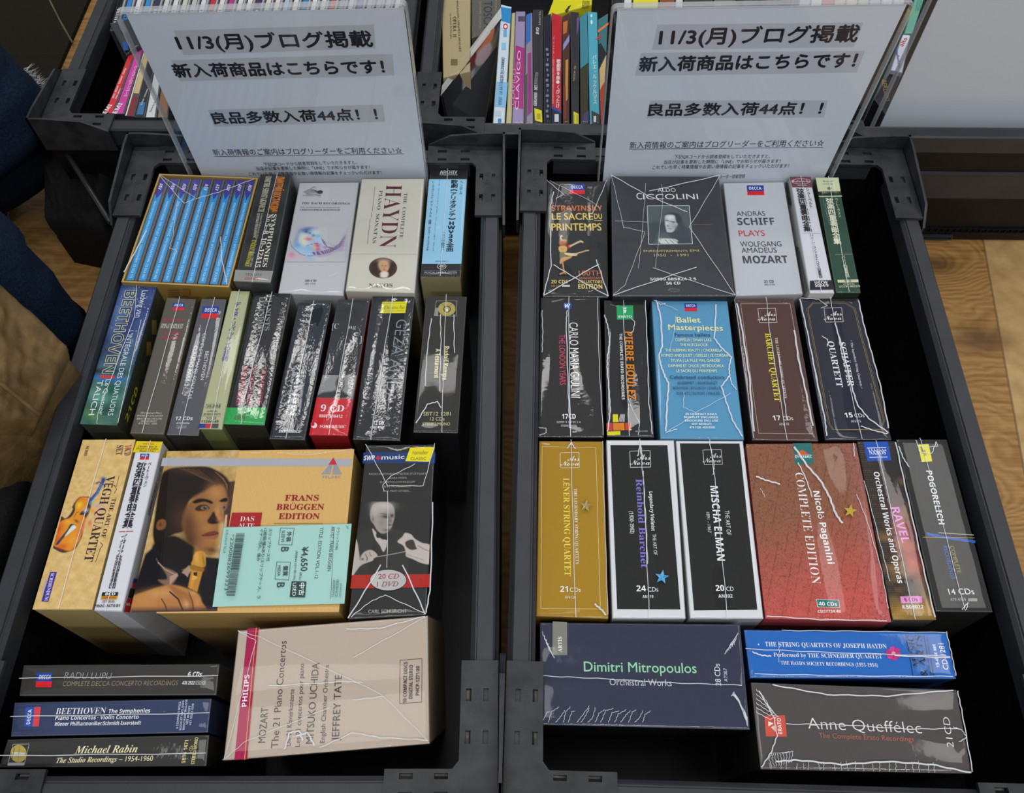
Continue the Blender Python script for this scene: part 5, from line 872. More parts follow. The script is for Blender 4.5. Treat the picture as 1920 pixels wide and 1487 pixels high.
bL = cd_box(X(ZM, (119,63), (611,66), (650,1411), (96,1391)), ZM, '#9f7a1e', 'mustard gold box with a thin cream frame, left end of the third row', d, side='#7a5c18', film='smooth', group=GR3, amp=.0005, seams=[[(362,64),(398,1400)], ([(540,1300),(600,1350),(625,1385)], 1.2), ([(335,130),(365,85),(395,135)], .8), ([(600,75),(615,600),(640,1380)], .4)])
star_part(bL, (478,556), 50, '#8a7426', 'metallic gold star')
def d(i, b):
    i.R([(661,99), (1090,100), (1188,1338), (712,1335)], '#242423'); ars(i, 806, 145, .97, '#d8d8d8', 6); i.T((852,355), (893,1024), 48, 'Reinhold Barchet', '#7f6fc2', 's'); i.T((952,450), (970,746), 26, 'Legendary Violinist', '#dcdcdc', 'b'); i.T((977,770), (988,926), 26, 'THE ART OF', '#d0d0d0'); i.T((803,598), (812,766), 28, '(1920-1962)', '#d0d0d0', 's'); i.T((858,1202), (930,1201), 44, '24', '#e4e4e4', 'b'); i.T((942,1204), (1022,1203), 32, 'CDs', '#dcdcdc'); i.T((903,1253), (985,1252), 22, 'AN119', '#d0d0d0', 'b')
bM = cd_box(X(ZM, (626,56), (1145,57), (1234,1410), (671,1408)), ZM, '#cfd1d3', 'black box with a white border and violet lettering, third row', d, side='#a8aaac', film='smooth', group=GR3, amp=.0004, seams=[[(878,58),(910,400),(952,1408)], ([(865,190),(885,90),(900,200)], .8), ([(905,300),(925,650),(940,1000)], .5)])
star_part(bM, (1050,1093), 56, '#2f8ac0', 'shiny blue star')
def d(i, b):
    i.R([(1184,86), (1633,88), (1768,1340), (1291,1345)], '#242423'); ars(i, 1357, 137, .87, '#c4c4c4', 12); i.T((1412,408), (1466,970), 56, 'MISCHA ELMAN', '#e4e4e4', 'b'); i.T((1522,592), (1538,776), 32, 'THE ART OF', '#d0d0d0'); i.T((1382,606), (1396,760), 24, '1891 - 1967', '#c8c8c8'); i.T((1456,1199), (1520,1198), 44, '20', '#e4e4e4', 'b'); i.T((1535,1199), (1590,1198), 32, 'CD', '#dcdcdc'); i.T((1475,1250), (1582,1249), 26, 'AN102', '#d4d4d4', 'b')
cd_box(X(ZM, (1150,61), (1664,62), (1821,1411), (1256,1408)), ZM, '#cfd1d3', 'black box with a white border and plain white lettering, third row', d, side='#a8aaac', film='smooth', group=GR3, amp=.0004, seams=[[(1405,62),(1450,400),(1540,1408)], ([(1405,80),(1440,260),(1432,330)], .6)])
def engrave(P):
    t = np.clip((P[:, 1]-500)/700+(P[:, 0]-500)/2600, 0, 1); base = (1-t)[:, None]*C('#84563f')+t[:, None]*C('#b8524a')
    right = np.clip((P[:, 0]-650-P[:, 1]*.19)/120, 0, 1)[:, None]; base = base*(1-right*.35)+C('#a8646a')*right*.35
    a = wnoise(P, 120, 21, 3); l1 = np.abs(np.sin(a*5.5+P[:, 1]*.03)) < .13; b2 = wnoise(P, 50, 22, 3); l2 = np.abs(np.sin(b2*5)) < .12; c3 = wnoise(P+200, 200, 23, 2) > .15; ht = (np.sin((P[:, 0]+P[:, 1]*.3)*.55) > .55) & (b2 > .25)
    d4 = wnoise(P*[1, .7], 34, 25, 2); l3 = np.abs(np.sin(d4*4.2)) < .11; tw = (np.sin(P[:, 0]*.11+P[:, 1]*.02) > .93) & (a > 0); m = (l1*.42+(l2 & c3)*.42+l3*.30+tw*.3+ht*.26)[:, None]; return base*(1-np.clip(m, 0, .58))*1.08
def d(i, b):
    i.I([(66,82), (799,76), (1034,1268), (196,1243)], engrave, 1.15)
    i.R([(378,76), (500,74), (520,215), (392,217)], '#2d6c6a'); i.R([(440,118), (486,150), (398,154)], '#cc5a2a'); i.L([(392,157), (500,154)], 3, '#dcd4cc'); i.T((396,175), (506,173), 15, 'DYNAMIC', '#dce4e0', 'b')
    i.T((512,395), (611,880), 42, 'Nicolò Paganini', '#f0e6e2', 'b'); i.T((392,272), (506,1012), 56, 'COMPLETE EDITION', '#eadcd8', 's', 0, -.012); i.R([(533,1114), (685,1121), (693,1172), (541,1169)], '#d8d0c8'); i.R([(537,1117), (682,1124), (689,1169), (545,1166)], '#23706a'); i.T((552,1158), (674,1162), 26, '40 CDs', '#eef4f2', 'b'); i.T((545,1206), (698,1205), 18, 'CDS7734.40', '#f0dcd8', 'b')
bP = cd_box(X(ZN, (66,81), (799,76), (1034,1270), (196,1245)), ZN, '#94543f', 'wide terracotta box with an engraved town scene, third row', d, side='#a8484a', film='smooth', group=GR3, amp=.0005, seams=[([(385,105),(470,230),(560,330),(620,440),(660,550),(705,615)], 1.6), ([(410,210),(460,310),(505,440)], .9), ([(130,300),(190,325),(290,352)], 1.2), ([(800,420),(870,600),(960,900),(1010,1180)], .5), ([(780,80),(785,170)], .7), ([(200,1230),(560,1255),(1000,1262)], .7), ([(160,380),(190,440)], .4)])
star_part(bP, (762,526), 46, '#b09a2c', 'glittery yellow star')
def rav(P):
    x = P[:, 0]-P[:, 1]*.228; t = np.clip((P[:, 1]-150)/900, 0, 1)
    base = np.tile(C('#2c2825'), (len(P), 1)); n1 = wnoise(P, 260, 31, 3)
    base = base+np.clip(n1+t-.65, 0, 1)[:, None]*C('#6e5128')*1.0
    base = base+np.exp(-((P[:, 1]-700)/170)**2-((x-960)/60)**2)[:, None]*C('#a02a28')*.8+np.exp(-((P[:, 1]-880)/90)**2-((x-985)/45)**2)[:, None]*C('#a03428')*.7
    base = base+np.exp(-((P[:, 1]-1210)/80)**2)[:, None]*C('#8a6a1c')*.9
    dots = (np.sin(x*.52) > .55) & (np.sin(P[:, 1]*.42) > .45); w = np.exp(-((x-810)/60)**2)
    return np.clip(base+(dots*w)[:, None]*C('#7a5a2a')*.8, .008, .9)
def d(i, b):
    i.I([(806,64), (1059,62), (1334,1253), (1046,1253)], rav, 1.15); i.R([(848,67), (1010,64), (1036,190), (876,195)], '#1f4fae'); i.T((890,152), (1000,150), 28, 'NAXOS', W_, 's'); i.L([(875,108), (998,104)], 5, '#e4e8f0'); i.L([(890,170), (1008,168)], 5, '#e4e8f0'); [i.L([(884+k*18,115), (890+k*18,128)], 5, '#d0d8e8') for k in range(7)]
    i.T((1030,505), (1106,742), 54, 'RAVEL', '#d48ac8', 'b'); i.T((914,268), (1076,1010), 38, 'Orchestral Works and Operas', '#ece8e4', 'b'); i.R([(1092,1098), (1234,1095), (1241,1141), (1099,1143)], '#d88ac4'); i.T((1122,1133), (1212,1131), 26, '8 CDs', '#5a2a4a', 'b'); i.T((1108,1180), (1250,1178), 24, '8.508022', '#ece8e4', 'b')
cd_box(X(ZN, (805,63), (1060,61), (1336,1254), (1045,1254)), ZN, '#332c26', 'narrow brown spine with pink and white lettering under a blue square, third row', d, side='#55504a', film='wrinkle', group=GR3, amp=.0004, seams=[[(930,62),(965,230),(1190,1254)], ([(1060,75),(1130,400),(1230,850),(1320,1240)], 1.0), ([(850,330),(960,760),(1020,1000)], .5)])
def d(i, b):
    i.R([(1212,85), (1284,82), (1308,196), (1238,200)], '#dcd21a'); [i.R([(1226+k*18,100+k*22), (1242+k*18,98+k*22), (1252+k*16,140+k*18), (1238+k*16,142+k*18)], '#8a8420') for k in range(2)]
    i.T((1266,258), (1352,616), 38, 'POGORELICH', '#e8e8e6', 'b'); i.R([(1268,670), (1330,682), (1420,700), (1594,724), (1594,742), (1430,718), (1330,702), (1272,690)], '#2a5cae'); i.L([(1245,702), (1588,707)], 3, '#c0a83a'); i.L([(1350,673), (1582,688)], 3, '#d8d8d0'); i.T((1424,760), (1474,942), 26, 'COMPLETE', '#9c8c40'); i.T((1378,760), (1434,982), 26, 'RECORDINGS', '#3a66b0'); i.T((1420,1085), (1590,1083), 40, '14 CDs', '#ececea', ''); i.T((1430,1128), (1533,1126), 20, '479 4350', '#a8a8a6'); i.B(1546, 1110, 1606, 1130, '#8a8a88')
cd_box(X(ZN, (1066,46), (1409,46), (1719,1204), (1331,1200)), ZN, '#2c2b29', 'black box with a yellow crumpled label and a blue brush stroke, third row', d, side='#232220', film='smooth', group=GR3, amp=.00012, seams=[[(1222,46),(1268,210),(1520,1195)], ([(1195,60),(1220,140),(1300,150),(1330,70)], .6), ([(1080,100),(1110,180),(1150,240)], .8), ([(1330,75),(1340,100),(1240,110)], .5), ([(1500,1190),(1540,1140),(1530,1190)], .6)])
# front row
def d(i, b):
    i.R([(305,62), (413,66), (414,314), (303,314)], '#7c7c70'); i.T((374,292), (374,176), 28, 'ARTIS', '#e4e4dc', 's'); i.T((540,436), (1385,449), 74, 'Dimitri Mitropoulos', '#90cca4', '', .01); i.T((733,540), (1198,547), 50, 'Orchestral Works', '#c4c6c8', '', 0, -.004); i.T((1568,545), (1556,380), 42, '28 CDs', '#d8dade'); i.T((1617,515), (1611,414), 26, 'AT007', '#ccced4')
rs_ = random.Random(12); sm = [[(205,472), (640,492), (1200,525), (1720,543)]]
for k in range(16): x_ = 225+k*50+rs_.uniform(-12, 12); sm.append(([(x_, 822), (x_+rs_.uniform(15, 45), 790-rs_.uniform(0, 60)), (x_+rs_.uniform(50, 95), 740-rs_.uniform(0, 60)*(1-k/20))], .28))
for k in range(6): sm.append(([(225+k*14, 140+k*30), (250+k*12, 210+k*24), (290+k*6, 300+k*8)], .35))
for k in range(6): sm.append(([(1690-k*6, 150+k*10), (1660-k*14, 240+k*14)], .35)); sm.append(([(1765, 850-k*12), (1720-k*8, 720-k*20), (1660-k*4, 590+k*6)], .35))
cd_box(X(ZO, (206,66), (1714,80), (1790,878), (206,840)), ZO, '#2e3246', 'wide navy box with mint green lettering at the front of the right crate', d, side='#15171c', film='shrink', group=GR4, amp=.0005, seams=sm, lean=(.003, .012))
def d(i, b):
    i.T((195,220), (1006,235), 30, 'THE STRING QUARTETS OF JOSEPH HAYDN', '#e8ecf4', 's', 0, -.006); i.E((150,208), 5, 5, '#e8ecf4', 10); i.T((252,290), (976,302), 28, 'Performed by THE SCHNEIDER QUARTET', '#e4e8f2', 's', 0, -.006); i.T((300,342), (946,358), 24, 'THE HAYDN SOCIETY RECORDINGS (1951-1954)', '#e4e8f2', 's', 0, -.006)
    for k in range(6): i.E((1048+32*math.cos(k*1.047+.3), 268+30*math.sin(k*1.047+.3)), 20, 18, '#b82a78' if k % 2 else '#c83a86', 14)
    i.E((1048,268), 14, 12, '#e0a0a0', 12)
    N_ = '#142036'; i.L([(1132,150), (1180,425)], 4, N_); i.L([(1250,150), (1300,425)], 4, N_); i.T((1222,360), (1178,150), 40, 'MUSIC', N_, 's'); i.T((1276,425), (1232,150), 44, '& ARTS', N_, 's'); i.T((1322,425), (1275,155), 16, 'programs of america, inc.', N_, 's'); i.T((1356,362), (1325,208), 22, '15-disc set', '#e0e6f2', 'b'); i.T((1416,378), (1382,204), 36, 'CD-1281', '#eef2f8', '')
cd_box(X(ZP, (50,106), (1405,120), (1474,440), (91,434)), ZP, '#1f62b2', 'bright blue spine with white serif lettering at the front of the right crate', d, side='#15427a', film='shrink', group=GR4, amp=.0005, seams=[[(60,240), (560,262), (1420,290)], ([(105,260),(160,282),(230,290)], .9), ([(280,190),(285,260),(280,330)], .3), ([(300,118),(760,122),(1390,132)], .4), ([(120,408),(800,420),(1440,424)], .5), ([(1395,125),(1430,270),(1460,420)], .6), ([(1050,285),(1420,300)], .8)], lean=(.003, .008))
def d(i, b):
    i.R([(188,683), (325,680), (339,823), (199,821)], '#c6503f'); i.R([(215,720), (250,735), (215,755)], '#f0dcd8'); i.R([(232,760), (262,745), (262,790)], '#e8c8c0'); i.T((308,805), (297,700), 26, 'ERATO', '#f4e0dc', 'b')
    i.T((482,770), (1240,802), 76, 'Anne Queffélec', '#dcdad6', '', 0, -.012); i.T((553,830), (1186,856), 34, 'The Complete Erato Recordings', '#ac6650', '', 0, -.004); i.T((1452,897), (1420,695), 46, '21CD', '#d8d6d2', '', 0, -.008)
sm = [[(330,740), (700,745), (1150,775), (1480,770)]]
for k in range(22): x_ = 230+k*52+rs_.uniform(-15, 15); sm.append(([(x_, 1040+k*1.2), (x_-rs_.uniform(-6, 14), 1010-rs_.uniform(0, 26))], .25))
for k in range(9): sm.append(([(235+k*16, 1030-k*4), (215+k*20, 970-k*6), (240+k*10, 930)], .28))
for k in range(6): sm.append(([(130, 510+k*30), (180+k*8, 560+k*30), (240+k*8, 660+k*6)], .4))
sm += [([(165,1030), (230,930), (270,820), (250,700), (150,520)], .7), ([(260,990), (400,980), (700,1010), (1000,990), (1300,1010), (1560,1065)], 1.0), ([(240,480), (600,545), (1000,555), (1440,515)], .8), ([(1470,520), (1500,660), (1570,1060)], .7), ([(1440,760), (1500,780), (1530,830), (1480,860)], .5)]
cd_box(X(ZP, (96,457), (1474,506), (1578,1074), (161,1044)), ZP, '#4b4643', 'wide brown grey shrink wrapped box with thin white lettering, front right corner', d, side='#2a2826', film='shrink', group=GR4, amp=.0007, seams=sm, lean=(.003, .006))
# ================================================================= the crates behind
JC = ['#1c1c1e', '#2b7fc2', '#d8d8d8', '#2a86cc', '#2a3350', '#c9c9c6', '#d2d2d0', '#c2c0b6', '#b8b4b0', '#cfcfd4', '#b8262c', '#d4d0c8', '#b02a78', '#d0d0d0', '#d8d4cc', '#3a2a4a', '#cfc8be', '#d6d0c8', '#9fb8cc', '#d8d4d0', '#2f6ea8', '#d4d8d8', '#c8c6c0', '#b8302e', '#8a8690', '#c0bcc0', '#6b4a98', '#a8a4b4', '#a09aa8', '#b0acb4', '#c8c8ce']
NM = {'#1c1c1e': 'black', '#2b7fc2': 'bright blue', '#d8d8d8': 'white', '#2a86cc': 'blue'}
xa, xb = at((219, 24), .14)[0], at((752, 6), .14)[0]; n = len(JC)
def spine_bars(ink, b, seed=0, colr='#55555a'):
    pass
first = None
names_c = ['black', 'sky blue', 'plain white', 'mid blue', 'navy', 'light grey', 'off white', 'beige grey', 'warm grey', 'pale silver', 'red', 'ivory', 'magenta', 'silver white', 'cream white', 'dark violet', 'sand', 'pale sand', 'powder blue', 'chalk white', 'steel blue', 'ice white', 'stone grey', 'brick red', 'slate grey', 'lilac grey', 'purple', 'lavender grey', 'mauve grey', 'smoke grey', 'pearl']
def jewel(T, label, group, col, ink_fn=None, depth=.13, col2='#8c8c90'):
    T = np.array(T, float); B = T.copy(); B[:, 2] -= depth
    root = thing('jewel_case', tuple(B.mean(0)), label, 'CD case', group)
    mb = MB(); bevel_prism(mb, T, B, C('#4a4b50'), C('#3a3b40'), .0004)
    nrm = np.array([0, 0, 1.0]); i_ = Ink(mb, Face(T.mean(0), _n(np.cross(T[3]-T[0], T[1]-T[0]))*(1 if np.cross(T[3]-T[0], T[1]-T[0])[2] > 0 else -1)), (0, 0, 1))
    if ink_fn: ink_fn(i_, T)
    mb.build('case', M_SLEEVE, root)
    return root
def strip(i_, T, f0, f1, g0, g1, col):            # a paper inlay seen through the spine, in fractions across and along
    def P(u, v): return (T[0]*(1-u)+T[1]*u)*(1-v)+(T[3]*(1-u)+T[2]*u)*v
    l = i_.lift(); V = [P(f0, g0), P(f1, g0), P(f1, g1), P(f0, g1)]; i_.mb.add([v+i_.f.n*l for v in V], [(0, 1, 2, 3)], C(col))
rj = random.Random(4)
for i in range(n):
    x0 = xa+(xb-xa)*i/n; w_ = (xb-xa)/n-.0004; sl = -.010+.018*i/n
    T = [(x0+sl, .926, .140), (x0+sl+w_, .926, .140), (x0+w_, .801, .140), (x0, .801, .140)]
    def ink(i_, T, i=i):
        strip(i_, T, .10, .62, .02, .985, JC[i]); strip(i_, T, .70, .9, .05, .98, '#a2a2a6')
        dk = sum(lin(JC[i])) > .5
        for a in range(7):
            u0 = .22+.24*rj.random(); v0 = .70+.035*a+.01*rj.random()
            strip(i_, T, .2, .5, v0, v0+.016, '#3a3a44' if dk else '#d8d8dc')
    jewel(T, f'{names_c[i]} spined CD above the left notice, number {i+1} from its left end', 'jewel case CDs behind the left notice', JC[i], ink)
# nearer row, mostly behind the notice: only its left end shows
def near(px_tl, px_tr, px_br, px_bl, label, draw):
    T = [at(p, .140) for p in (px_tl, px_tr, px_br, px_bl)]
    jewel(T, label, 'jewel case CDs at the left end of the back crate', None, lambda i_, T: draw(i_, T))
Z3 = (0, 0, 3)
def zz(*p): return [(a/3, b/3) for a, b in p]
def d_red(i, T):
    strip(i, T, .06, .8, .0, 1, '#cf2a30'); i.Z = Z3
    i.T((640, 552), (712, 385), 10, 'BACH · MOZART · SCHUBERT · CHOPIN', '#f2dede', 'b'); i.T((655, 556), (682, 500), 8, 'DINU LIPATTI', '#f2dede', 'b'); i.T((598, 640), (632, 590), 22, 'EMI', '#f6eaea', 'b')
def d_pink(i, T):
    strip(i, T, .06, .85, 0, 1, '#c93c9c'); i.Z = Z3; i.T((655, 640), (692, 582), 24, 'EMI', '#f4e4f0', 'b'); i.V((768, 370), (705, 545), 20, 'パールマンのアンコール', '#f0d8ea')
def d_bei(i, T): strip(i, T, .05, .2, 0, 1, '#d8d4cc'); strip(i, T, .25, .9, .0, .72, '#c9b07c'); strip(i, T, .25, .9, .75, 1, '#7a2a30')
def d_blk(i, T): strip(i, T, .1, .9, 0, 1, '#202126'); strip(i, T, .15, .8, .82, .97, '#3a6ea0'); i.Z = Z3; i.T((800, 590), (835, 500), 10, 'Brahms · Schumann', '#c8c8cc', 'b')
def d_wht(i, T): strip(i, T, .1, .85, 0, 1, '#cfd0d0'); i.Z = Z3; i.T((850, 632), (885, 560), 12, 'Works by Bach', '#3a3a40', 'b')
def d_tan(i, T): strip(i, T, .1, .9, 0, 1, '#9a6a48')
near(*zz((758, 222), (788, 222), (640, 640), (590, 632)), 'red spined CD case at the left end of the back left crate', d_red)
near(*zz((790, 222), (826, 222), (700, 640), (642, 640)), 'magenta spined CD case right of the red one in the back left crate', d_pink)
near(*zz((828, 222), (864, 222), (754, 655), (702, 650)), 'beige and maroon spined CD case right of the magenta one', d_bei)
near(*zz((866, 222), (898, 222), (812, 660), (757, 658)), 'black spined CD case with a small blue patch beside the notice edge', d_blk)
near(*zz((900, 222), (934, 222), (880, 660), (815, 660)), 'white spined CD case half hidden by the left notice edge', d_wht)
near(*zz((936, 222), (968, 222), (945, 660), (884, 660)), 'tan spined CD case seen through the clear margin of the left notice', d_tan)
# crumpled black packet leaning on the crate wall
_t = [at(p, z) for p, z in (((207, 44), .150), ((243, 36), .150), ((262, 84), .146), ((236, 104), .142))]
pk = thing('wrapped_packet', (float(_t[0][0]), float(_t[0][1]), .01), 'crumpled black plastic wrapped packet leaning in the left end of the back left crate', 'packet')
mb = MB(); T = np.array(_t); B = T.copy(); B[:, 2] = .010; B[:, 0] += .012
prism(mb, T, B, C('#26272b')); i_ = Ink(mb, Face(T.mean(0), (0, 0, 1)), (0, 0, 5.311)); i_.R([(1140, 225), (1200, 215), (1215, 260), (1150, 262)], '#c83a34'); i_.R([(1215, 420), (1270, 415), (1280, 500), (1235, 505)], '#2a4a8c')
mb.build('packet', M_CARD, pk); wrap(pk, T, B, 'crinkle', 3, .0012)

# ---- DVD row in the middle crate
Z9 = (920, 0, 6.196); Z7 = (780, 0, 6.195)
def case(q, Z, col, label, draw=None, z=.14, film='wrinkle', group='DVD cases in the back middle crate', name='dvd_case', cat='DVD case', side=None, amp=.0005, floor=.0088):
    return cd_box([(Z[0]+p[0]/Z[2], Z[1]+p[1]/Z[2]) for p in q], Z, col, label, draw, side, z=z, film=film, amp=amp, name=name, cat=cat, group=group, inset=.0003, body='case', floor=floor)
def d(i, b):
    i.T((468, 5), (502, 605), 22, 'WOLFGANG AMADEUS MOZART', '#3a3428', 's'); i.T((430, 195), (430, 435), 38, 'OPERA  II', '#3a3428', 's'); i.T((392, 155), (400, 450), 16, 'LE NOZZE DI FIGARO', '#5a5240', 's'); i.B(405, 688, 482, 760, '#6f6434')
case([(292, -220), (638, -220), (632, 830), (312, 905)], Z7, '#a89a74', 'cream coloured opera box at the left end of the middle crate', d, film='smooth', name='cd_box_set', cat='CD box set')
def d(i, b):
    i.T((790, 15), (785, 330), 95, 'TOSCA', '#16384a', ''); i.T((735, 15), (730, 340), 24, 'GIUSEPPE SINOPOLI', '#8d8a80'); i.T((925, -60), (915, 130), 22, 'PUCCINI', '#8d8a80')
case([(643, -220), (985, -220), (985, 330), (645, 440)], Z7, '#5d5a52', 'grey opera box with dark lettering right of the cream box', d, film='smooth', name='cd_box_set', cat='CD box set')
def d(i, b):
    i.R([(120, 80), (240, 100), (228, 275), (112, 240)], '#2a86c4'); i.R([(122, 55), (242, 85), (240, 102), (120, 82)], '#b8d4e4')
    i.E((172, 310), 28, 35, '#b8323c', 20); i.E((172, 310), 16, 20, '#dbe4ea', 16)
    i.R([(72, 950), (200, 960), (175, 1250), (48, 1240)], '#7fb4d6'); i.T((126, 1225), (163, 672), 38, 'VERDI · LA BATTAGLIA DI LEGNANO', '#2a5578', 'o')
    i.B(148, 350, 190, 430, '#6fa6cc'); i.B(128, 500, 178, 580, '#8ab8d6'); i.B(55, 1290, 120, 1350, '#b0c4d0'); i.B(85, 1380, 125, 1430, '#4a80b0')
case([(122, 55), (242, 75), (165, 1448), (22, 1448)], Z9, '#c4d3dc', 'white and pale blue DVD spine, the leftmost upright one in the middle crate', d, film='smooth', side='#d4d2bc')
case([(244, 150), (288, 140), (244, 1448), (176, 1448)], Z9, '#c8c08e', 'narrow cream cover edge right of the white and blue DVD spine', None, film='smooth')
def d(i, b):
    i.R([(290, 528), (393, 560), (376, 1270), (258, 1240)], '#a8247c'); i.T((272, 1225), (300, 800), 45, 'CLAVIGO', '#d890c0', ''); i.T((322, 1280), (352, 590), 42, 'CLAVIGO', '#e4c4dc', ''); i.B(320, 190, 400, 250, '#4a4258')
case([(290, 130), (405, 130), (386, 1448), (246, 1448)], Z9, '#9b8cb4', 'lavender DVD spine with a magenta label', d, film='crinkle')
def d(i, b): i.R([(418, 170), (468, 150), (462, 470), (412, 525)], '#2f68b8'); i.R([(430, 620), (470, 610), (480, 1300), (425, 1350)], '#8c3a78'); i.R([(395, 900), (425, 850), (420, 1440), (388, 1440)], '#55504c')
case([(410, 180), (486, 140), (496, 1448), (390, 1448)], Z9, '#8d8494', 'mauve DVD sleeve with a blue corner, left of the black spine', d, film='wrinkle')
def d(i, b):
    i.T((535, 1230), (545, 990), 38, 'GERSHWIN · IVES', '#d8d8d4', 'o'); i.T((540, 985), (555, 840), 36, 'BERNSTEIN', '#8a8c88', 'o'); i.T((560, 400), (562, 320), 34, 'DVD', '#d8d8d8', 'o'); i.R([(506, 1258), (592, 1285), (602, 1425), (516, 1400)], '#d8cf1e'); i.B(535, 1320, 580, 1390, '#a8a02a'); i.T((580, 290), (582, 130), 20, 'UNITEL', '#9a9a9a', 'b')
case([(490, 110), (608, 110), (605, 1448), (500, 1448)], Z9, '#2c2d2f', 'black DVD spine with a yellow label at its foot, right of the mauve sleeve', d, film='wrinkle')
def d(i, b):
    for a in range(14): i.B(640+(a % 3)*8, 560+a*60, 668+(a % 2)*8, 590+a*60, '#7a7c90')
case([(614, 190), (704, 150), (700, 1448), (614, 1448)], Z9, '#1d1e2e', 'navy DVD cover edge left of the red spine', d, film='smooth')
def d(i, b):
    i.R([(704, 1232), (824, 1292), (822, 1320), (704, 1262)], '#2a4a90'); i.R([(704, 1262), (822, 1320), (820, 1448), (704, 1448)], '#1c2236')
    i.V((790, 690), (780, 980), 44, '歌劇第9番●', '#f0dcdc', .02); i.V((785, 990), (780, 1260), 40, 'くびったけ', '#f0dcdc', .02); i.V((732, 420), (722, 1210), 20, 'バイエルン国立歌劇場管弦楽団', '#e8a8a8')
    i.B(742, 1330, 790, 1420, '#c8ccd4')
case([(708, 140), (828, 185), (822, 1448), (704, 1448)], Z9, '#b81c2a', 'bright red DVD spine with white lettering', d, film='wrinkle')
def d(i, b): i.R([(840, 260), (895, 240), (885, 380), (842, 400)], '#b86a2a'); i.R([(842, 520), (915, 400), (915, 480), (842, 590)], '#8a8cc0'); i.R([(870, 700), (900, 690), (895, 1150), (865, 1200)], '#c08838'); i.R([(845, 1000), (870, 990), (880, 1380), (850, 1390)], '#7a3020')
case([(832, 190), (920, 140), (916, 1448), (838, 1448)], Z9, '#4d2c20', 'brown and orange DVD cover edge right of the red spine', d, film='wrinkle')
def d(i, b): i.R([(962, 1295), (1022, 1325), (1022, 1446), (962, 1446)], '#d6cc22'); i.T((975, 1440), (975, 1335), 12, 'DEUTSCHE', '#6a641a', 'b'); i.T((1010, 1440), (1010, 1335), 12, 'GRAMMOPHON', '#6a641a', 'b'); i.T((975, 945), (990, 765), 18, 'TAN DUN · TEA', '#c8b84a', ''); i.R([(1000, 210), (1025, 200), (1022, 330), (1000, 420)], '#6a4a88')
case([(922, 130), (1030, 140), (1026, 1448), (938, 1448)], Z9, '#2b2b30', 'black DVD spine with a yellow label, left of the teal cases', d, film='wrinkle')
def d(i, b): i.R([(1034, 210), (1118, 130), (1132, 730), (1042, 800)], '#3a8494'); i.R([(1070, 1330), (1140, 1290), (1140, 1420), (1070, 1446)], '#4a4060')
case([(1034, 200), (1118, 125), (1140, 1448), (1042, 1448)], Z9, '#37351f', 'dark DVD cover with a teal upper half beside the teal spine', d, film='wrinkle')
def d(i, b):
    i.R([(1172, 1285), (1262, 1330), (1270, 1446), (1172, 1446)], '#3a3c42'); i.V((1205, 640), (1212, 1215), 44, 'バレエ・ルッケルマス', '#e4f0f2', .015); i.E((1172, 260), 12, 26, '#d8eef0', 14); i.B(1160, 170, 1180, 200, '#d8eef0'); i.B(1195, 1350, 1225, 1420, '#d0d0d0')
case([(1122, 130), (1240, 140), (1272, 1448), (1150, 1448)], Z9, '#4aa6b8', 'bright teal DVD spine with white lettering', d, film='wrinkle')
def d(i, b): i.R([(1246, 350), (1368, 260), (1366, 290), (1248, 382)], '#d87838'); i.R([(1250, 520), (1280, 500), (1345, 620), (1262, 800)], '#22262a'); i.R([(1262, 810), (1345, 640), (1320, 1000), (1268, 1100)], '#c8a878'); i.R([(1268, 1050), (1322, 950), (1305, 1440), (1280, 1440)], '#b0402a'); i.T((1255, 470), (1300, 420), 45, 'HE', '#b84a30', 'b')
case([(1246, 225), (1366, 150), (1310, 1448), (1278, 1448)], Z9, '#3a7078', 'teal and orange DVD cover beside the edge of the right notice', d, film='smooth')
# leaning case with a dancer on its cover
A0, A1 = at((829, 160), .138), at((939, 14), .145); A2, A3 = at((941, 34), .141), at((826, 180), .133)
ld = thing('dvd_case', (float(A0[0]), float(A0[1]), .012), 'white edged DVD case slanting across the crate, with two ballet dancers on its dark cover', 'DVD case')
C2, C3 = at((908, 236), .085), at((838, 236), .100)
mb = MB(); off = (A0-A3); V = np.array([A3, A2, C2, C3]); W_ = np.array([A0, A1, C2+off*.6, C3+off*.6]); W_[2:, 2] -= .004
nn = _n(np.cross(V[1]-V[0], V[3]-V[0]))
prism(mb, V, W_, C('#2c2f33'), side=C('#b4b4ae'))
cf = Ink(mb, Face(V.mean(0), nn if nn.dot(CAM-V.mean(0)) > 0 else -nn), Z7)
def lay(P): return np.tile(C('#2a2d31'), (len(P), 1))
cov = paint([('p', [(600, 900), (980, 300), (990, 1100), (640, 1450), (560, 1250)], 30, '#6b6a62'), ('s', [(870, 360), (910, 330), (880, 470), (800, 610), (700, 620), (760, 520)], 8, '#b86a4a'), ('s', [(840, 500), (880, 560), (830, 680), (740, 760), (690, 740), (700, 640)], 12, '#a89498'), ('s', [(640, 650), (700, 640), (680, 720), (620, 870), (590, 850)], 10, '#6a2c30'),
             ('s', [(560, 780), (600, 760), (640, 830), (680, 800), (650, 980), (560, 1080), (540, 1000)], 12, '#8f9098'), ('s', [(780, 800), (860, 790), (850, 900), (760, 1050), (700, 1040), (700, 960)], 6, '#17171a'), ('s', [(720, 860), (780, 790), (800, 820), (740, 920), (700, 980), (685, 950)], 6, '#a06a5e'),
             ('s', [(480, 1150), (560, 1110), (640, 1120), (650, 1200), (560, 1300), (490, 1280)], 8, '#141416'), ('s', [(500, 1180), (600, 1130), (630, 1190), (560, 1280), (500, 1260)], 8, '#9a6e66'), ('b', (330, 1100), (120, 220), 0, .8, '#1c2024')], lay)
cf.I([(310, 1105), (985, 215), (860, 1440), (380, 1440)], cov, 1.6)
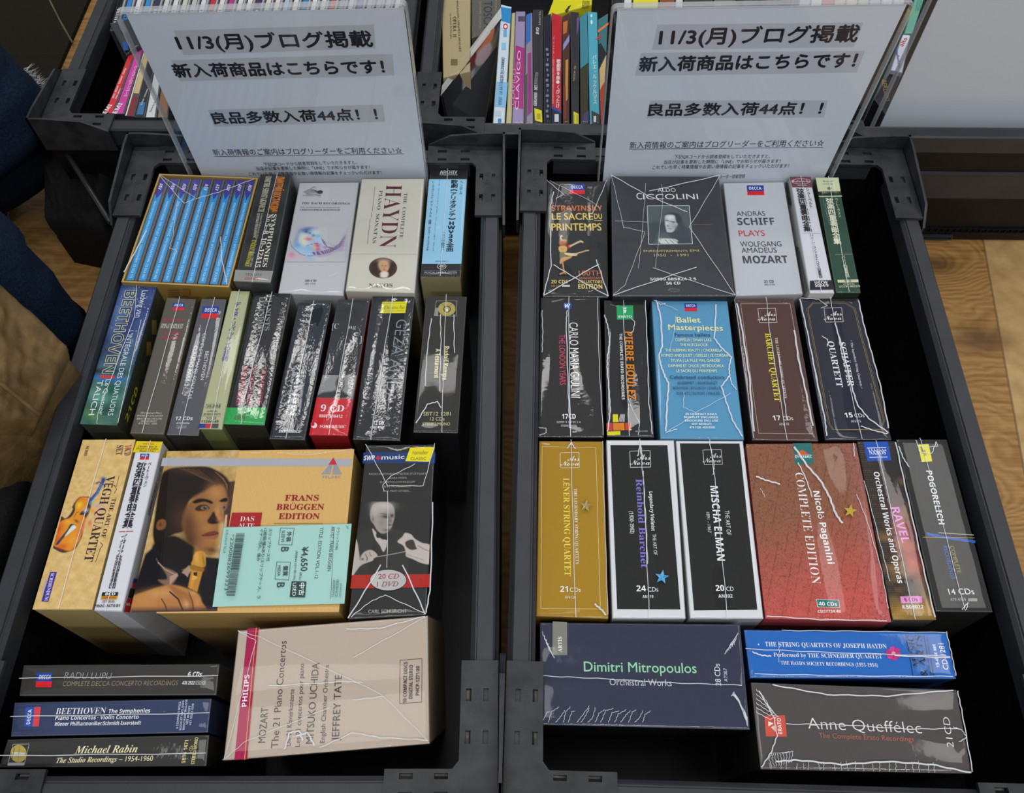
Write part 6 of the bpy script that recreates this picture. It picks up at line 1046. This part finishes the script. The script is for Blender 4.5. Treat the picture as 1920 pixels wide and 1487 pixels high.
cf.T((580, 1390), (850, 1050), 26, 'POLINA    SEMIONOVA', '#b8b8b0', '')
k = mb.build('case', M_CARD, ld)
# yellow fronted case behind
def d(i, b): i.R([(860, 130), (905, 70), (935, 60), (890, 150)], '#3a3c20'); [i.R([(1068+a*11, 5+a*1), (1073+a*11, 5+a*1), (1062+a*11, 100), (1057+a*11, 100)], '#4a4a20') for a in range(8)]
case([(800, -200), (1186, -200), (1178, 55), (650, 200)], Z9, '#d6cf1a', 'yellow fronted case lying behind the upright DVD spines', d, film='smooth', z=.128)
# what shows above and beside the right notice
tops = [((1150, 1172), '#26262a', 'black and white'), ((1173, 1188), '#cfcfd2', 'white'), ((1190, 1238), '#d8d02a', 'yellow'), ((1240, 1268), '#8a4a2a', 'brown'), ((1270, 1284), '#c8c4c0', 'pale grey'), ((1286, 1340), '#3a3c34', 'charcoal'), ((1342, 1400), '#6a6a5c', 'olive grey'), ((1402, 1446), '#2e302e', 'near black')]
for (a, b_), c_, nm in tops:
    case([(a, -70), (b_, -70), (b_-4, 21), (a-4, 21)], (0, 0, 1), c_, f'{nm} case in the back row behind the top edge of the right notice', None, film='smooth', z=.14)
for j, (c_, nm) in enumerate((('#b4bcc8', 'silver blue'), ('#d8dce4', 'white'), ('#c84a4a', 'red'), ('#d8c0a8', 'peach'), ('#d8d0b0', 'cream'), ('#c8c4a0', 'straw'), ('#bcbcc8', 'lilac grey'), ('#d0d4e0', 'pale blue'), ('#c8ccd4', 'ice grey'))):
    a = 1497+j*22; case([(a+10, -70), (a+31, -70), (a+21, 18), (a, 18)], (0, 0, 1), c_, f'{nm} spined CD in the back right crate above the right notice', None, film='wrinkle', name='jewel_case', cat='CD case', z=.14, group='CDs in the back right crate')
Z14 = (1400, 0, 5.333)
def d(i, b): i.T((1545, 690), (1490, 430), 26, '15 Symphonies', '#3a4a90', 'b'); i.T((1560, 470), (1610, 385), 40, 'alto', '#c83a3a', 'b')
case([(1560, 345), (1640, 350), (1560, 730), (1440, 700)], Z14, '#d4d6e4', 'white box with blue and red lettering between the two righthand notices', d, film='smooth', name='cd_box_set', cat='CD box set')
case([(1700, -80), (1800, -80), (1660, 335), (1575, 335)], Z14, '#6aa890', 'sea green wrapped box behind the white box at the edge of the right notice', lambda i, b: [i.L([(1710+a*14, 0), (1690+a*14, 110)], 3, '#2f5a4c') for a in range(6)], film='smooth', name='cd_box_set', cat='CD box set')
def d(i, b): i.T((1350, 800), (1385, 1010), 45, 'BERLINO', '#b08a3a', '')
case([(1440, 705), (1545, 735), (1400, 1160), (1275, 985)], Z14, '#26242c', 'black box with gold lettering low between the two righthand notices', d, film='smooth', name='cd_box_set', cat='CD box set', z=.135)

# ================================================================= left of the crates
M_DENIM = plain_material('dark_blue_denim', (.010, .020, .042), .85, .1, .6, 900, .45, nscale=500)
M_NAVY = plain_material('navy_trouser_cloth', (.004, .006, .012), .85, .1, .5, 900, .35, nscale=300)
M_FRAY = plain_material('frayed_cotton', (.55, .56, .55), .9, .1)
M_SHOE = plain_material('grey_suede', (.03, .03, .034), .85, .1, .5, 600, .3)
M_BAGT = plain_material('tan_creased_leather', (.135, .083, .030), .6, .25, .7, 160, .35, nscale=55)
M_BAGB = plain_material('black_woven_nylon', (.006, .006, .007), .7, .2, .8, 1400, .3, nscale=900)
M_MAT = plain_material('dark_olive_felt', (.021, .017, .011), .9, .1, .6, 900, .25, nscale=700)
def tube(mb, pts, rad, n=26, fold=.0, seed=0, mat=0, flat=1.0):
    pts = np.array(pts, float); m = len(pts); rs = np.random.RandomState(seed); V = []
    for i in range(m):
        t = _n(pts[min(i+1, m-1)]-pts[max(i-1, 0)]); a = _n(np.cross(t, [0, 1, .2])); b = np.cross(t, a)
        for k in range(n):
            th = 2*math.pi*k/n; r = rad[i]*(1+fold*(math.sin(3*th+i*1.9+seed)*.5+math.sin(5*th-i*2.7)*.35+math.sin(i*2.3)*.5))
            V.append(pts[i]+a*r*math.cos(th)+b*r*flat*math.sin(th))
    f = [(i*n+k, i*n+(k+1) % n, (i+1)*n+(k+1) % n, (i+1)*n+k) for i in range(m-1) for k in range(n)]+[tuple(range(n-1, -1, -1)), tuple(range((m-1)*n, m*n))]
    mb.add(V, f, (.5, .5, .5), mat)
def line3(a, b, n, sag=(0, 0, 0)):
    a, b, s = map(np.array, (a, b, sag)); return [a+(b-a)*t+s*4*t*(1-t) for t in np.linspace(0, 1, n)]
def shoe(parent, x, y, ang, mat):
    mb = MB(); ca, sa = math.cos(ang), math.sin(ang); V = []; prof = [(0, .03, .06), (.03, .036, .085), (.08, .038, .09), (.13, .042, .07), (.18, .046, .052), (.23, .044, .045), (.26, .03, .035), (.272, .008, .02)]
    n = 14
    for (t, w, h) in prof:
        for k in range(n):
            th = math.pi*2*k/n; lx = w*math.cos(th); lz = h*.5+h*.5*math.sin(th); lz = max(lz, .004); V.append((x+ca*t-sa*lx, y+sa*t+ca*lx, lz))
    m = len(prof); mb.add(V, [(i*n+k, i*n+(k+1) % n, (i+1)*n+(k+1) % n, (i+1)*n+k) for i in range(m-1) for k in range(n)]+[tuple(range(n)), tuple(range((m-1)*n, m*n))])
    s = mb.build('shoe', mat, parent, smooth=True)
    mb = MB(); P = [(t, w) for t, w, h in prof]; out = [(x+ca*t-sa*(w+.003), y+sa*t+ca*(w+.003)) for t, w in P]+[(x+ca*t+sa*(w+.003), y+sa*t-ca*(w+.003)) for t, w in P[::-1]]
    prism(mb, np.array([(a, b, .018) for a, b in out]), np.array([(a, b, .0) for a, b in out]), (.5, .5, .5)); mb.build('sole', M_FRAY, s)
# the two people at the left edge: only lower legs show
def person(label, loc, trouser, ankles, knees, hips, chest, head, rad, shoe_ang, mat_body):
    root = thing('person', loc, label, 'person')
    for a, k_, h in zip(ankles, knees, hips): pass
    mb = MB()
    for j, (a, k_, h) in enumerate(zip(ankles, knees, hips)):
        kn = np.array([k_[0]-.16, k_[1]+.02, .47]); p = line3(a, k_, 9)+line3(k_, kn, 7)[1:]+line3(kn, h, 8)[1:]; n = len(p); tube(mb, p, list(np.linspace(rad[0], rad[1], n)), 30, .05, 3+5*j)
    mb.build('trousers', trouser, root, smooth=True)
    hc = (np.array(hips[0])+np.array(hips[1]))/2; c = np.array(chest); hd = np.array(head); nk = c+(hd-c)*.62
    me = bpy.data.meshes.new('body'); o0 = np.array(loc)
    sd = _n(np.array(hips[1])-np.array(hips[0])); sh = [c+sd*.17, c-sd*.17]; el = [q+np.array([0, 0, -.28]) for q in sh]; wr = [q+np.array([.12, -.06, -.20]) for q in el]
    vs = [hc, hc+(c-hc)*.5, c, nk, hd, sh[0], el[0], wr[0], sh[1], el[1], wr[1]]; es = [(0,1),(1,2),(2,3),(3,4),(2,5),(5,6),(6,7),(2,8),(8,9),(9,10)]; rr_ = [.15,.14,.15,.06,.10,.07,.055,.04,.07,.055,.04]
    me.from_pydata([tuple(v-o0) for v in vs], es, []); o = bpy.data.objects.new('body', me); COL.objects.link(o); o.parent = root; me.materials.append(mat_body)
    sk_ = o.modifiers.new('skin', 'SKIN')
    for i, r in enumerate(rr_): me.skin_vertices[0].data[i].radius = (r, r*.75)
    me.skin_vertices[0].data[0].use_root = True
    o.modifiers.new('sub', 'SUBSURF').levels = 1
    for a in ankles: shoe(root, a[0]-.04, a[1], shoe_ang, M_SHOE)
    return root
M_COAT = plain_material('dark_coat_cloth', (.02, .02, .024), .9, .1, .4, 800, .3)
A1, K1 = at((40, 338), .05), at((-125, 165), .16)
p1_ = person('person in dark blue jeans with a pale frayed edge, standing behind the dark strapped bag', (float(A1[0]), float(A1[1]), 0), M_NAVY, [A1, A1+[-.20, .06, 0]], [K1, K1+[-.20, .06, 0]], [(-1.20, .95, .86), (-1.28, 1.15, .86)], (-1.22, 1.03, 1.28), (-1.16, 1.0, 1.55), (.058, .095), math.radians(200), M_COAT)
c0 = at((0, 262), .095); c1 = at((-190, 110), .20); mb = MB(); tube(mb, line3(c0, c1, 10), list(np.linspace(.069, .080, 10)), 34, .04, 5)
cv = mb.build('denim_cuff', M_DENIM, p1_, smooth=True); cv['label'] = 'lighter blue denim with a frayed hem'
mb = MB(); rr = random.Random(2); ax_ = _n(c1-c0); e1 = _n(np.cross(ax_, [0, 0, 1.0])); e2 = np.cross(ax_, e1)
for k in range(130):
    t = rr.random(); a = at((44+44*t+rr.uniform(-4, 4), 130+44*t+rr.uniform(-4, 4)), .125+rr.uniform(-.004, .004)); b_ = at((44+44*t+rr.uniform(2, 22), 130+44*t+rr.uniform(-16, 4)), .128+rr.uniform(-.01, .01))
    u = np.array([.0005, 0, 0]); w = np.array([0, .0005, 0]); mb.add([a-u, a+u, a+w, b_], [(0, 1, 3), (1, 2, 3), (2, 0, 3)])
fz = mb.build('frayed_edge', M_FRAY, cv); fz['kind'] = 'stuff'
A2, K2 = at((66, 652), .07), at((-150, 470), .20)
p2_ = person('person in dark blue jeans, one leg reaching down beside the tan bag', (float(A2[0]), float(A2[1]), 0), M_DENIM, [A2, A2+[-.30, -.22, 0]], [K2, K2+[-.30, -.22, 0]], [(-1.15, .42, .86), (-1.25, .22, .86)], (-1.15, .30, 1.28), (-1.08, .30, 1.55), (.054, .090), math.radians(160), M_COAT)
# tan creased bag
def slab(mb, q, nrm_depth, bumpy, seed, nu=40, nv=30, rnd=.02, wedge=False):
    q = np.array(q, float); n = _n(np.cross(q[1]-q[0], q[3]-q[0])); n = n if n[2] > 0 else -n
    uu, vv = np.meshgrid(np.linspace(0, 1, nu), np.linspace(0, 1, nv)); Pq = ((1-uu)*(1-vv))[..., None]*q[0]+(uu*(1-vv))[..., None]*q[1]+(uu*vv)[..., None]*q[2]+((1-uu)*vv)[..., None]*q[3]
    fl_ = np.c_[uu.ravel(), vv.ravel()]; z = wnoise(fl_, .35, seed, 4)*bumpy*np.clip(np.minimum(np.minimum(uu, 1-uu), np.minimum(vv, 1-vv)).ravel()/.15, 0, 1); e = np.minimum(np.minimum(uu, 1-uu), np.minimum(vv, 1-vv)).ravel(); z -= rnd*np.clip(1-e/.10, 0, 1)**2
    V = Pq.reshape(-1, 3)+np.outer(z, n); mb.add(V, [(j*nu+i, j*nu+i+1, (j+1)*nu+i+1, (j+1)*nu+i) for j in range(nv-1) for i in range(nu-1)])
    ring = [i for i in range(nu)]+[j*nu+nu-1 for j in range(1, nv)]+[(nv-1)*nu+i for i in range(nu-2, -1, -1)]+[j*nu for j in range(nv-2, 0, -1)]
    Tq = V[ring]; Bq = Tq.copy(); Bq[:, 2] = 0.0; k = len(ring)
    if wedge: vq = vv.ravel()[ring]; Bq[:, 2] = (Tq[:, 2]-.02)*np.clip(1-vq*1.6, 0, 1)
    mb.add(np.concatenate([Tq, Bq]), [(i, k+i, k+(i+1) % k, (i+1) % k) for i in range(k)]+[tuple(range(2*k-1, k-1, -1))])
    return V
tb = thing('shoulder_bag', (-.58, .33, 0), 'tan creased leather bag standing left of the front left crate', 'bag')
mb = MB(); q = [at((-130, 385), .27), at((150, 655), .185), at((78, 800), .165), at((-130, 790), .24)]; V = slab(mb, q, .1, .006, 5, wedge=True)
mb.build('bag_body', M_BAGT, tb, smooth=True)
mb = MB(); rr = random.Random(9)
for (x, y) in ((-40, 40), (20, 590), (35, 615), (45, 680), (8, 665), (60, 720), (28, 560), (55, 645)):
    a = np.array([x, y], float); pts = []
    for k in range(6): pts.append(at(tuple(a), .158 if x < 30 else .147)+np.array([0, 0, .004])); a = a+np.array([rr.uniform(2, 9), rr.uniform(-9, 5)])
seam_pts = line3(at((-60, 670), .245), at((74, 778), .178), 12); tube(mb, seam_pts, [.0016]*12, 6)
mb.build('seam_piping', M_BAGT, tb, smooth=True)
bb = thing('shoulder_bag', (-.55, .12, 0), 'black woven bag with a zip at the lower left, below the tan bag', 'bag')
mb = MB(); q = [at((-260, 765), .17), at((98, 778), .12), at((-20, 1130), .12), at((-300, 1250), .16)]; slab(mb, q, .1, .004, 8, rnd=.012); mb.build('bag_body', M_BAGB, bb, smooth=True)
mb = MB()
for off_ in (0, .004): tube(mb, [p+np.array([0, -off_, .012]) for p in line3(at((-200, 895), .165), at((56, 838), .127), 14, (0, 0, .002))], [.0011]*14, 6)
for k in range(60):
    p = line3(at((-200, 895), .165), at((56, 838), .127), 60, (0, 0, .002))[k]+np.array([0, -.002, .012]); boxm(mb, p[0]-.0006, p[0]+.0006, p[1]-.0025, p[1]+.0025, p[2]-.0005, p[2]+.001)
mb.build('zip', plain_material('dark_zip_metal', (.03, .03, .033), .4, .5), bb)
# dark bag lying between the legs and the crates, with a strap
db = thing('shoulder_bag', (-.50, .63, 0), 'dark bag with a thin strap lying behind the left front crate', 'bag')
mb = MB(); q = [at((70, 205), .10), at((214, 268), .10), at((192, 440), .075), at((72, 420), .07)]; slab(mb, q, .1, .006, 15, rnd=.03); mb.build('bag_body', M_BAGB, db, smooth=True)
mb = MB(); tube(mb, [p+np.array([0, 0, .006]) for p in line3(at((128, 292), .11), at((212, 425), .09), 10)], [.0028]*10, 8); mb.build('strap', plain_material('black_strap', (.02, .02, .021), .4, .5), db, smooth=True)
# felt mat with a seam
mt = MB(); boxm(mt, -2.2, -.602, .93, 3.0, 0.0, .006, mat=0); boxm(mt, -2.2, -.602, .78, .93, 0.0, .0058)
mo = thing('floor_mat', (-1.4, 1.8, 0), 'dark olive felt mat on the floor at the top left', 'mat'); mt.build('felt', M_MAT, mo)
mb = MB(); tube(mb, [at((92, -2), .0065), at((112, 38), .0065), at((136, 80), .0065)], [.0013]*3, 6); mb.build('seam', plain_material('pale_seam_thread', (.16, .13, .07), .8, .1), mo)
